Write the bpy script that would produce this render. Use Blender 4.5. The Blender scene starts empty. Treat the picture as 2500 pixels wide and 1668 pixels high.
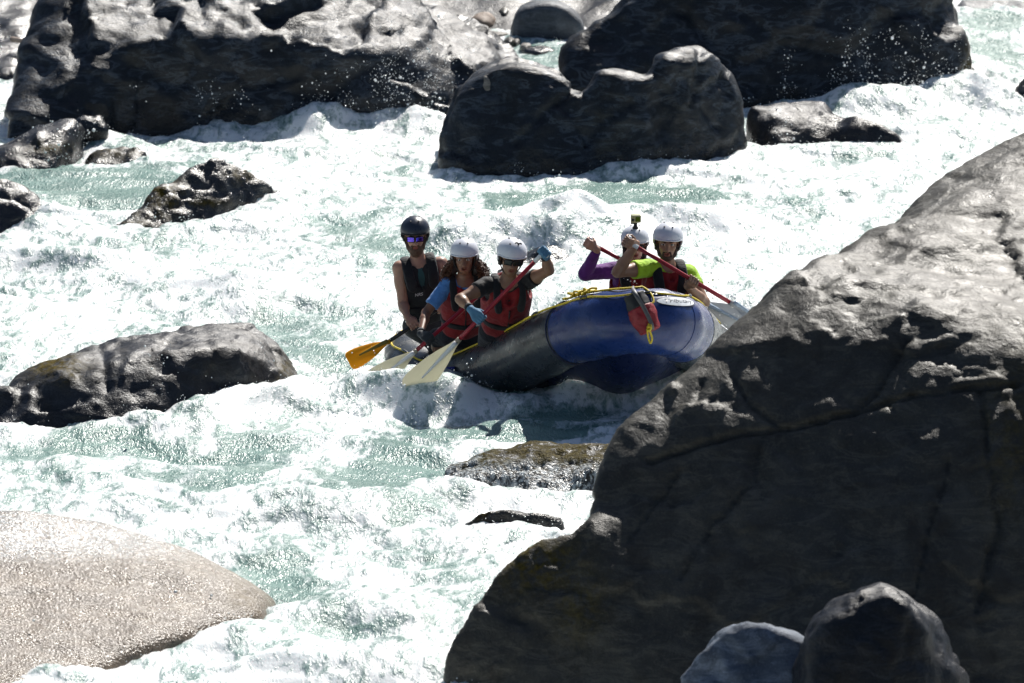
import bpy, bmesh, math, random
import numpy as np
from mathutils import Vector, Matrix
R_ = math.radians
scene = bpy.context.scene
COL = scene.collection
rng = np.random.RandomState(11)
random.seed(5)

# ------------------------------------------------------------------ camera
K = 0.916
PITCH = R_(12.0)
DIST = 51.4 * K
FPX = 200.0 / 36.0 * 2500.0
CAM = np.array([0.0, -DIST * math.cos(PITCH), DIST * math.sin(PITCH)])
FW = np.array([0.0, math.cos(PITCH), -math.sin(PITCH)])
UPV = np.array([0.0, math.sin(PITCH), math.cos(PITCH)])
RT = np.array([1.0, 0.0, 0.0])
D2O = 2500.0 / 2350.0

def ray(u, v):
    return FW + RT * ((u - 1250.0) / FPX) - UPV * ((v - 834.0) / FPX)
def P(u, v, y):                      # photo position at a chosen distance (y in plan units)
    d = ray(u, v); t = (y * K - CAM[1]) / d[1]
    return CAM + d * t
def Wt(u, v, z=0.0):                 # photo position where it meets the water level
    d = ray(u, v); t = (z - CAM[2]) / d[2]
    return CAM + d * t
def Pd(u, v, y): return P(u * D2O, v * D2O, y)
def Wd(u, v, z=0.0): return Wt(u * D2O, v * D2O, z)
def proj(V):
    q = V - CAM
    zz = q @ FW
    return (1250 + FPX * (q @ RT) / zz) / D2O, (834 - FPX * (q @ UPV) / zz) / D2O

# ------------------------------------------------------------------ noise
_perm = np.random.RandomState(3).permutation(256).astype(np.int32)
_perm = np.concatenate([_perm, _perm, _perm])
_g3 = np.random.RandomState(4).normal(size=(256, 3)); _g3 /= np.linalg.norm(_g3, axis=1)[:, None]
_g3 = _g3.astype(np.float32)

def pn3(x, y, z):
    x = np.asarray(x, np.float32); y = np.asarray(y, np.float32); z = np.asarray(z, np.float32)
    xi = np.floor(x); yi = np.floor(y); zi = np.floor(z)
    fx = x - xi; fy = y - yi; fz = z - zi
    xi = xi.astype(np.int32) & 255; yi = yi.astype(np.int32) & 255; zi = zi.astype(np.int32) & 255
    u = fx * fx * fx * (fx * (fx * 6 - 15) + 10); v = fy * fy * fy * (fy * (fy * 6 - 15) + 10); w = fz * fz * fz * (fz * (fz * 6 - 15) + 10)
    out = 0
    for dx in (0, 1):
        wx = u if dx else 1 - u
        px = _perm[xi + dx]
        for dy in (0, 1):
            wy = v if dy else 1 - v
            pxy = _perm[px + yi + dy]
            for dz in (0, 1):
                wz = w if dz else 1 - w
                g = _g3[_perm[pxy + zi + dz]]
                out = out + wx * wy * wz * (g[..., 0] * (fx - dx) + g[..., 1] * (fy - dy) + g[..., 2] * (fz - dz))
    return out * 1.7

def pn2(x, y, s=0.37): return pn3(x, y, np.full_like(np.asarray(x, np.float32), s))
def fbm3(p, sc, oct=4, gain=0.5, seed=0.0):
    o = 0; a = 1.0
    for i in range(oct):
        o = o + a * pn3(p[..., 0] * sc + seed + 11.3 * i, p[..., 1] * sc + seed * 1.7, p[..., 2] * sc - seed)
        sc *= 2.03; a *= gain
    return o
def ridge3(p, sc, oct=3, gain=0.5, seed=0.0):
    o = 0; a = 1.0
    for i in range(oct):
        o = o + a * (1 - 2 * np.abs(pn3(p[..., 0] * sc + seed + 7.1 * i, p[..., 1] * sc + seed, p[..., 2] * sc - seed)))
        sc *= 2.1; a *= gain
    return o
_fj = np.random.RandomState(9).rand(256, 3).astype(np.float32); _fd = np.random.RandomState(10).normal(size=(256, 3)); _fd = (_fd / np.linalg.norm(_fd, axis=1)[:, None]).astype(np.float32); _fo = np.random.RandomState(12).uniform(-1, 1, 256).astype(np.float32)
def facet3(p, sc, seed=0.0):         # piecewise flat fracture faces
    q = (p * sc + seed).astype(np.float32); i0 = np.floor(q).astype(np.int32); best = np.full(q.shape[:-1], 1e9, np.float32); out = np.zeros(q.shape[:-1], np.float32)
    for dx in (-1, 0, 1):
        for dy in (-1, 0, 1):
            for dz in (-1, 0, 1):
                c = i0 + np.array([dx, dy, dz]); h = _perm[_perm[_perm[c[..., 0] & 255] + (c[..., 1] & 255)] + (c[..., 2] & 255)]
                r = q - c - _fj[h]; d = (r * r).sum(-1); m = d < best
                val = (r * _fd[h]).sum(-1) * 1.3 + _fo[h] * .35
                best = np.where(m, d, best); out = np.where(m, val, out)
    return out
def sstep(a, b, x):
    t = np.clip((x - a) / (b - a), 0, 1); return t * t * (3 - 2 * t)

# ------------------------------------------------------------------ mesh helpers
def np_mesh(name, V, F, mats=(), parent=None, smooth=True, attrs=None, mat_idx=None):
    """F: (n,k) array of faces, or list of arrays"""
    me = bpy.data.meshes.new(name)
    V = np.asarray(V, np.float32)
    Fs = [np.asarray(f, np.int32) for f in (F if isinstance(F, list) else [F]) if len(f)]
    nl = sum(f.size for f in Fs); nf = sum(len(f) for f in Fs)
    me.vertices.add(len(V)); me.vertices.foreach_set('co', V.ravel())
    me.loops.add(nl); me.loops.foreach_set('vertex_index', np.concatenate([f.ravel() for f in Fs]))
    me.polygons.add(nf)
    st = []; tot = []; c = 0
    for f in Fs:
        k = f.shape[1]; st.append(c + np.arange(len(f)) * k); tot.append(np.full(len(f), k)); c += f.size
    me.polygons.foreach_set('loop_start', np.concatenate(st).astype(np.int32))
    me.update(calc_edges=True)
    if smooth: me.polygons.foreach_set('use_smooth', np.ones(nf, bool))
    for m in mats: me.materials.append(m)
    if mat_idx is not None: me.polygons.foreach_set('material_index', np.asarray(mat_idx, np.int32))
    if attrs:
        for k, a in attrs.items():
            at = me.attributes.new(k, 'FLOAT', 'POINT'); at.data.foreach_set('value', np.asarray(a, np.float32))
    me.validate(); me.update()
    o = bpy.data.objects.new(name, me); COL.objects.link(o)
    if parent is not None: o.parent = parent
    return o

def tag(o, label=None, cat=None, group=None, kind=None):
    if label: o['label'] = label
    if cat: o['category'] = cat
    if group: o['group'] = group
    if kind: o['kind'] = kind
    return o
def empty(name, loc, label, cat, group=None):
    o = bpy.data.objects.new(name, None); COL.objects.link(o); o.empty_display_size = .1
    o.location = Vector(loc); tag(o, label, cat, group)
    bpy.context.view_layer.update()
    return o
def attach(o, root):                 # parent keeping world coordinates of the mesh
    o.parent = root
    loc = Vector((0, 0, 0)); r = root
    while r is not None:
        loc += r.location; r = r.parent
    o.data.transform(Matrix.Translation(-loc)) if o.data.users == 1 else None
    return o

def surface_nets(D, org, h):
    nx, ny, nz = D.shape
    S = D < 0
    c = [(i, j, k) for i in (0, 1) for j in (0, 1) for k in (0, 1)]
    def sl(a, i, j, k): return a[i:nx - 1 + i, j:ny - 1 + j, k:nz - 1 + k]
    cnt = np.zeros((nx - 1, ny - 1, nz - 1), np.uint8)
    for q in c: cnt += sl(S, *q)
    act = (cnt > 0) & (cnt < 8)
    ii, jj, kk = np.nonzero(act)
    idx = np.full(act.shape, -1, np.int32); idx[ii, jj, kk] = np.arange(len(ii))
    vals = {q: D[ii + q[0], jj + q[1], kk + q[2]] for q in c}
    acc = np.zeros((len(ii), 3)); n = np.zeros(len(ii))
    for a in c:
        for ax in range(3):
            if a[ax] == 0:
                b = list(a); b[ax] = 1; b = tuple(b)
                va, vb = vals[a], vals[b]
                m = (va < 0) != (vb < 0)
                t = np.where(m, va / np.where(m, va - vb, 1), 0)
                pt = np.array(a, float)[None, :].repeat(len(ii), 0); pt[:, ax] += t
                acc[m] += pt[m]; n[m] += 1
    V = np.stack([ii, jj, kk], 1) + acc / np.maximum(n, 1)[:, None]
    V = V * h + org
    quads = []
    for ax in range(3):
        b = [slice(None)] * 3; b2 = [slice(None)] * 3
        b[ax] = slice(0, -1); b2[ax] = slice(1, None)
        s0 = S[tuple(b)]; s1 = S[tuple(b2)]
        m = s0 != s1
        o1, o2 = [(1, 2), (2, 0), (0, 1)][ax]
        # edges must have neighbours
        m = m.copy()
        for o in (o1, o2):
            sl_ = [slice(None)] * 3; sl_[o] = 0; m[tuple(sl_)] = False
            sl_[o] = -1; m[tuple(sl_)] = False
        e = np.stack(np.nonzero(m), 1)
        if not len(e): continue
        def cell(d1, d2):
            q = e.copy(); q[:, o1] += d1; q[:, o2] += d2
            return idx[q[:, 0], q[:, 1], q[:, 2]]
        Q = np.stack([cell(-1, -1), cell(0, -1), cell(0, 0), cell(-1, 0)], 1)
        flip = ~s0[e[:, 0], e[:, 1], e[:, 2]]
        Q[flip] = Q[flip][:, ::-1]
        quads.append(Q)
    Q = np.concatenate(quads); Q = Q[(Q >= 0).all(1)]
    return V, Q

def vnormals(V, Q):
    a = V[Q[:, 2]] - V[Q[:, 0]]; b = V[Q[:, 3]] - V[Q[:, 1]]
    n = np.cross(a, b); N = np.zeros_like(V)
    for k in range(4): np.add.at(N, Q[:, k], n)
    return N / np.maximum(np.linalg.norm(N, axis=1), 1e-12)[:, None]

class Field:
    def __init__(s, lo, hi, h):
        s.lo = np.array(lo, float); s.h = h
        s.n = np.ceil((np.array(hi) - s.lo) / h).astype(int) + 1
        s.D = np.full(s.n, 1.0, np.float32)
        s.ax = [s.lo[i] + np.arange(s.n[i]) * h for i in range(3)]
    def sub(s, lo, hi):
        a = np.clip(np.floor((np.array(lo) - s.lo) / s.h).astype(int), 0, s.n - 1)
        b = np.clip(np.ceil((np.array(hi) - s.lo) / s.h).astype(int) + 1, 1, s.n)
        sl = tuple(slice(a[i], b[i]) for i in range(3))
        g = np.meshgrid(*[s.ax[i][sl[i]] for i in range(3)], indexing='ij')
        return sl, np.stack(g, -1)
    def put(s, lo, hi, f, k=0.0, op='u'):
        sl, p = s.sub(lo, hi)
        if 0 in p.shape: return
        d = f(p); D = s.D[sl]
        if op == 'u':
            if k > 0:
                hh = np.clip(.5 + .5 * (D - d) / k, 0, 1); s.D[sl] = D * (1 - hh) + d * hh - k * hh * (1 - hh)
            else: s.D[sl] = np.minimum(D, d)
        elif op == 's':      # subtract
            if k > 0:
                hh = np.clip(.5 - .5 * (D + d) / k, 0, 1); s.D[sl] = D * (1 - hh) - d * hh + k * hh * (1 - hh)
            else: s.D[sl] = np.maximum(D, -d)
        elif op == 'i': s.D[sl] = np.maximum(D, d)
    def cone(s, a, b, ra, rb, k=0.01, op='u', flat=False):
        a = np.array(a, float); b = np.array(b, float); m = max(ra, rb) + k + 3 * s.h
        s.put(np.minimum(a, b) - m, np.maximum(a, b) + m, lambda p: sd_cone(p, a, b, ra, rb, flat), k, op)
    def ell(s, c, r, k=0.01, op='u', M=None):
        c = np.array(c, float); r = np.array(r, float); m = r.max() + k + 3 * s.h
        s.put(c - m, c + m, lambda p: sd_ell(p, c, r, M), k, op)
    def all(s, f, op='i'):
        s.put(s.lo, s.lo + s.n * s.h, f, 0, op)
    def mesh(s): return surface_nets(s.D, s.lo, s.h)

def sd_cone(p, a, b, ra, rb, flat=False):
    ab = b - a; L2 = ab @ ab
    t = ((p - a) @ ab) / L2; tc = np.clip(t, 0, 1)
    d = np.linalg.norm(p - a - tc[..., None] * ab, axis=-1) - (ra + (rb - ra) * tc)
    if flat: d = np.maximum(d, (t - 1) * math.sqrt(L2))
    return d
def sd_ell(p, c, r, M=None):         # M rows = local axes
    q = p - c
    if M is not None: q = q @ M.T
    k0 = np.linalg.norm(q / r, axis=-1); k1 = np.linalg.norm(q / (r * r), axis=-1)
    return k0 * (k0 - 1) / np.maximum(k1, 1e-9)
def sd_box(p, c, r, M=None, rd=0.0):
    q = p - c
    if M is not None: q = q @ M.T
    q = np.abs(q) - (np.array(r) - rd)
    return np.linalg.norm(np.maximum(q, 0), axis=-1) + np.minimum(q.max(-1), 0) - rd

def relax(V, Q, it=2, f=0.5):
    E = np.concatenate([Q[:, [0, 1]], Q[:, [1, 2]], Q[:, [2, 3]], Q[:, [3, 0]]])
    for _ in range(it):
        A = np.zeros_like(V); n = np.zeros(len(V))
        np.add.at(A, E[:, 0], V[E[:, 1]]); np.add.at(n, E[:, 0], 1)
        np.add.at(A, E[:, 1], V[E[:, 0]]); np.add.at(n, E[:, 1], 1)
        V = V * (1 - f) + f * A / np.maximum(n, 1)[:, None]
    return V

def catmull(pts, n, closed=False):
    pts = np.array(pts, float); m = len(pts)
    out = []
    segs = m if closed else m - 1
    ts = np.linspace(0, segs, n, endpoint=not closed)
    for t in ts:
        i = min(int(t), segs - 1); f = t - i
        def g(j): return pts[j % m] if closed else pts[min(max(j, 0), m - 1)]
        a, b, c, d = g(i - 1), g(i), g(i + 1), g(i + 2)
        out.append(.5 * (2 * b + (c - a) * f + (2 * a - 5 * b + 4 * c - d) * f * f + (3 * b - a - 3 * c + d) * f ** 3))
    return np.array(out)

def tube_geo(pts, r, n=10, closed=False, caps=True):
    pts = np.array(pts, float); m = len(pts)
    r = np.full(m, r) if np.isscalar(r) else np.array(r, float)
    T = np.gradient(pts, axis=0)
    if closed: T = np.roll(pts, -1, 0) - np.roll(pts, 1, 0)
    T /= np.maximum(np.linalg.norm(T, axis=1), 1e-9)[:, None]
    nrm = np.cross(T[0], [0, 0, 1.0]);
    if np.linalg.norm(nrm) < 1e-3: nrm = np.cross(T[0], [1.0, 0, 0])
    nrm /= np.linalg.norm(nrm)
    V = []
    for i in range(m):
        nrm = nrm - T[i] * (nrm @ T[i]); nrm /= max(np.linalg.norm(nrm), 1e-9)
        b = np.cross(T[i], nrm)
        a = np.arange(n) * 2 * math.pi / n
        V.append(pts[i] + r[i] * (np.cos(a)[:, None] * nrm + np.sin(a)[:, None] * b))
    V = np.concatenate(V); F = []
    rows = m if closed else m - 1
    for i in range(rows):
        i2 = (i + 1) % m
        for j in range(n):
            F.append((i * n + j, i * n + (j + 1) % n, i2 * n + (j + 1) % n, i2 * n + j))
    if caps and not closed:
        V = np.concatenate([V, pts[:1], pts[-1:]]); c0 = m * n
        for j in range(n):
            F.append((c0, (j + 1) % n, j, c0)); F.append((c0 + 1, (m - 1) * n + j, (m - 1) * n + (j + 1) % n, c0 + 1))
    return V, np.array(F)
def fix_faces(F):
    F = np.array(F); t = F[:, 0] == F[:, 3]
    return [F[~t], F[t][:, :3]]
def tube(name, pts, r, m, root=None, n=10, closed=False):
    V, F = tube_geo(pts, r, n, closed)
    o = np_mesh(name, V, fix_faces(F), [m])
    if root is not None: attach(o, root)
    return o
def merge_geo(parts):
    Vs = []; Q = []; c = 0
    for V, F in parts:
        Vs.append(V); Q.append(np.array(F) + c); c += len(V)
    return np.concatenate(Vs), np.concatenate(Q)
def field_obj(name, F, mats, root=None, it=1, **kw):
    V, Q = F.mesh()
    if it: V = relax(V, Q, it, .4)
    o = np_mesh(name, V, Q, mats if isinstance(mats, (list, tuple)) else [mats], **kw)
    if root is not None: attach(o, root)
    return o

# ------------------------------------------------------------------ materials
class NT:
    def __init__(s, name):
        s.m = bpy.data.materials.new(name); s.m.use_nodes = True
        s.t = s.m.node_tree; s.n = s.t.nodes; s.b = s.n['Principled BSDF']; s.out = s.n['Material Output']
        s.pos = s.n.new('ShaderNodeTexCoord').outputs['Object']
    def link(s, a, b): s.t.links.new(a, b)
    def noise(s, scale, detail=4, rough=.55, vec=None, dist=0.0):
        n = s.n.new('ShaderNodeTexNoise'); n.inputs['Scale'].default_value = scale; n.inputs['Detail'].default_value = detail
        n.inputs['Roughness'].default_value = rough; n.inputs['Distortion'].default_value = dist
        s.link(vec if vec is not None else s.pos, n.inputs['Vector']); return n.outputs['Fac']
    def voro(s, scale, feature='DISTANCE_TO_EDGE', vec=None):
        n = s.n.new('ShaderNodeTexVoronoi'); n.feature = feature; n.inputs['Scale'].default_value = scale
        s.link(vec if vec is not None else s.pos, n.inputs['Vector']); return n.outputs['Distance']
    def scaled(s, sx, sy, sz, rot=(0, 0, 0)):
        n = s.n.new('ShaderNodeMapping'); n.inputs['Scale'].default_value = (sx, sy, sz); n.inputs['Rotation'].default_value = rot
        s.link(s.pos, n.inputs['Vector']); return n.outputs['Vector']
    def ramp(s, fac, stops):
        n = s.n.new('ShaderNodeValToRGB'); e = n.color_ramp.elements
        while len(e) < len(stops): e.new(.5)
        for i, (p, c) in enumerate(stops):
            e[i].position = p; e[i].color = (*c, 1) if not np.isscalar(c) else (c, c, c, 1)
        s.link(fac, n.inputs['Fac']); return n.outputs['Color']
    def mix(s, fac, a, b, mode='MIX'):
        n = s.n.new('ShaderNodeMix'); n.data_type = 'RGBA'; n.blend_type = mode
        for sock, v in ((n.inputs['Factor'], fac), (n.inputs[6], a), (n.inputs[7], b)):
            if hasattr(v, 'links'): s.link(v, sock)
            elif np.isscalar(v): sock.default_value = v if sock.type == 'VALUE' else (v, v, v, 1)
            else: sock.default_value = (*v, 1)
        return n.outputs[2]
    def math(s, op, a, b=None, clamp=False):
        n = s.n.new('ShaderNodeMath'); n.operation = op; n.use_clamp = clamp
        for i, v in enumerate((a, b)):
            if v is None: continue
            if hasattr(v, 'links'): s.link(v, n.inputs[i])
            else: n.inputs[i].default_value = v
        return n.outputs[0]
    def attr(s, name):
        n = s.n.new('ShaderNodeAttribute'); n.attribute_name = name; return n.outputs['Fac']
    def bump(s, h, strength=.5, dist=.01, normal=None):
        n = s.n.new('ShaderNodeBump'); n.inputs['Strength'].default_value = strength; n.inputs['Distance'].default_value = dist
        s.link(h, n.inputs['Height'])
        if normal is not None: s.link(normal, n.inputs['Normal'])
        return n.outputs['Normal']
    def set(s, **kw):
        for k, v in kw.items():
            sock = s.b.inputs[k.replace('_', ' ')]
            if hasattr(v, 'links'): s.link(v, sock)
            elif np.isscalar(v) or sock.type != 'RGBA': sock.default_value = v
            else: sock.default_value = (*v, 1)
        return s.m

_mc = {}
def simple(name, col, rough=.5, spec=.5, var=.15, vscale=25, bump=.15, bscale=120, bdist=.002, metal=0, coat=0, sheen=0):
    if name in _mc: return _mc[name]
    n = NT(name)
    c = np.array(col, float)
    colr = n.ramp(n.noise(vscale, 4), [(.3, tuple(c * (1 - var))), (.7, tuple(np.minimum(c * (1 + var), .95)))])
    n.set(Base_Color=colr, Roughness=n.ramp(n.noise(vscale * 1.7, 3), [(.3, max(rough - .07, .02)), (.7, min(rough + .07, 1))]), Metallic=metal, Coat_Weight=coat, Sheen_Weight=sheen)
    n.b.inputs['Specular IOR Level'].default_value = spec
    if bump: n.set(Normal=n.bump(n.noise(bscale, 4), bump, bdist))
    _mc[name] = n.m
    return n.m
# ------------------------------------------------------------------ light, sky, camera
SUN_EL, SUN_AZ = R_(46), R_(20)          # sun behind the rocks, a little to the right of the view
w = bpy.data.worlds.new("World"); scene.world = w; w.use_nodes = True
sky = w.node_tree.nodes.new('ShaderNodeTexSky'); sky.sky_type = 'NISHITA'; sky.sun_disc = False
sky.sun_elevation = SUN_EL; sky.sun_rotation = SUN_AZ; sky.air_density = 1.0; sky.dust_density = .6
bg = w.node_tree.nodes['Background']; bg.inputs['Strength'].default_value = 0.05
w.node_tree.links.new(sky.outputs[0], bg.inputs['Color'])
sl = bpy.data.lights.new('sun', 'SUN'); sl.energy = 5.0; sl.angle = R_(.53); sl.color = (1, .955, .89)
so = bpy.data.objects.new('sun', sl); COL.objects.link(so)
to_sun = Vector((math.sin(SUN_AZ) * math.cos(SUN_EL), math.cos(SUN_AZ) * math.cos(SUN_EL), math.sin(SUN_EL)))
so.rotation_euler = to_sun.to_track_quat('Z', 'Y').to_euler(); so.location = (0, 30, 40)
cd = bpy.data.cameras.new('camera'); cam = bpy.data.objects.new('camera', cd); COL.objects.link(cam)
cd.lens = 200; cd.sensor_width = 36; cd.clip_start = .5; cd.clip_end = 2000
cam.location = CAM; cam.rotation_euler = (math.pi / 2 - PITCH, 0, 0)
cd.dof.use_dof = True; cd.dof.focus_distance = float((P(1400, 700, -2.4) - CAM) @ FW); cd.dof.aperture_fstop = 4.0
scene.camera = cam
scene.view_settings.view_transform = 'Standard'; scene.view_settings.look = 'None'
scene.view_settings.exposure = 0.6; scene.view_settings.gamma = 1
scene.cycles.use_denoising = True; scene.cycles.sample_clamp_indirect = 1.2; scene.cycles.max_bounces = 6; scene.cycles.caustics_reflective = False; scene.cycles.caustics_refractive = False

# ------------------------------------------------------------------ rocks
def rock_mat(name, c1, c2, rough=.5, glint=0, spec=.5, coat=0, coatmin=1.0, veinx=1.7, stain=None, wet=.5, moss_col=(.085, .062, .008), vein=.5, bump=.5, fine=(9, 45)):
    n = NT(name)
    big = n.noise(1.3, 5, .6, dist=.6); mid = n.noise(6, 6, .62); grain = n.noise(70, 3, .6)
    col = n.mix(n.ramp(big, [(.35, 0), (.65, 1)]), c1, c2)
    col = n.mix(n.ramp(mid, [(.35, .0), (.7, .75)]), col, tuple(np.array(c1) * .45))
    str_ = n.noise(3.2, 6, .65, vec=n.scaled(1, 1.4, 3.2, (.3, .5, .2)), dist=1.2)
    col = n.mix(n.math('MULTIPLY', n.ramp(str_, [(.50, 0), (.57, 1), (.62, 0)]), vein), col, tuple(np.minimum(np.array(c2) * veinx, .5)))
    col = n.mix(n.math('MULTIPLY', n.ramp(grain, [(.52, 0), (.72, 1)]), .35), col, tuple(np.minimum(np.array(c2) * 1.9, .6)))
    if stain: col = n.mix(n.math('MULTIPLY', n.ramp(n.noise(1.9, 6, .66, vec=n.scaled(1, 1, .6), dist=1.0), [(.48, 0), (.66, 1)]), .75), col, stain)
    mo = n.attr('moss')
    mofac = n.math('MULTIPLY', mo, n.ramp(n.noise(11, 5, .7), [(.38, 0), (.55, 1)]))
    mcol = n.mix(n.ramp(n.noise(30, 4), [(.35, 0), (.65, 1)]), tuple(np.array(moss_col) * .45), tuple(np.array(moss_col) * 1.3))
    col = n.mix(mofac, col, mcol)
    sv = n.noise(26, 5, .65, vec=n.scaled(1.3, 1.3, .30), dist=.4)
    sm = n.math('MULTIPLY', n.attr('stream'), n.ramp(sv, [(.44, 0), (.56, .7), (.66, 1)]))
    wt = n.math('MULTIPLY', n.attr('wet'), wet)
    col = n.mix(wt, col, n.mix(1.0, col, .42, 'MULTIPLY'))
    rgh = n.mix(wt, n.ramp(mid, [(.3, rough - .1), (.7, rough + .15)]), .16)
    rgh = n.mix(mofac, rgh, .7)
    col = n.mix(sm, col, (.55, .61, .64)); rgh = n.mix(sm, rgh, .2)
    h = n.math('ADD', n.math('MULTIPLY', n.noise(fine[0], 8, .68, dist=.5), 1.0), n.math('MULTIPLY', n.noise(fine[1], 4, .6), .3))
    if glint: h = n.math('ADD', n.math('MULTIPLY', h, .5), n.math('MULTIPLY', n.noise(60, 1.5, .5, dist=.4), glint))
    n.link(n.math('MULTIPLY', n.math('SUBTRACT', 1.0, n.math('MINIMUM', mofac, .85)), spec), n.b.inputs['Specular IOR Level'])
    if coat:
        n.set(Coat_Weight=n.math('MULTIPLY', n.math('SUBTRACT', 1.0, n.math('MINIMUM', mofac, .9)), n.math('MULTIPLY', n.math('MAXIMUM', n.attr('stream'), coatmin), coat)), Coat_Roughness=.16); n.link(n.bump(n.noise(36, 2, .5, dist=.6), .8, .03), n.b.inputs['Coat Normal'])
    n.set(Base_Color=col, Roughness=rgh, Normal=n.bump(h, bump, .035))
    return n.m
M_rock = rock_mat('slate_rock', stain=(.020, .016, .012), c1=(.011, .0125, .0165), c2=(.024, .027, .034), rough=.38, spec=.35)
M_rock_far = rock_mat('grey_outcrop_rock', (.0095, .012, .017), (.019, .024, .031), rough=.36, wet=.6, spec=.32, vein=.8, veinx=3.0, stain=(.008, .009, .009))
M_rock_near = rock_mat('weathered_brown_rock', (.034, .032, .025), (.068, .063, .048), rough=.42, spec=.4, wet=.25, stain=(.022, .017, .010), moss_col=(.10, .075, .010), bump=.55, fine=(7, 30))
M_rock_wet = rock_mat('wet_black_rock', (.008, .009, .011), (.018, .019, .022), rough=.3, wet=.6, bump=.6, glint=.3, coat=.2)
M_ledge = rock_mat('mossy_ledge_rock', (.008, .009, .010), (.018, .019, .020), rough=.5, wet=.25, bump=.9, glint=.6, coat=.25, moss_col=(.060, .046, .007)); M_ledge.node_tree.nodes['Principled BSDF'].inputs['Specular IOR Level'].default_value = .25
M_granite = rock_mat('pale_granite', (.15, .112, .075), (.22, .17, .12), rough=.3, wet=.2, vein=.25, bump=.55, fine=(10, 60), glint=.7, coat=.9, coatmin=.1, stain=(.10, .07, .045))
M_pale = rock_mat('pale_dry_stone', (.14, .13, .115), (.2, .185, .165), rough=.7, wet=.3)
M_bluegrey = rock_mat('blue_grey_stone', (.035, .044, .06), (.055, .068, .086), rough=.6, wet=.2)
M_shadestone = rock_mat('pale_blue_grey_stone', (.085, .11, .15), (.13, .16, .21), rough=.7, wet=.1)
M_tan = rock_mat('tan_dry_stone', (.17, .125, .09), (.24, .18, .14), rough=.7, wet=.1)

def hull_planes(pts):
    bm = bmesh.new()
    for p in pts: bm.verts.new(p)
    r = bmesh.ops.convex_hull(bm, input=bm.verts)
    bm.normal_update(); pl = {}
    for f in bm.faces:
        n = f.normal; d = n.dot(f.verts[0].co)
        if f.calc_area() < 1e-6: continue
        pl[(round(n.x, 1), round(n.y, 1), round(n.z, 1), round(d, 1))] = (n.x, n.y, n.z, d)
    c = np.mean(np.array(pts), 0); bm.free()
    out = np.array(list(pl.values()))
    s = out[:, :3] @ c - out[:, 3]
    out[s > 0] *= -1
    return out

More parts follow.
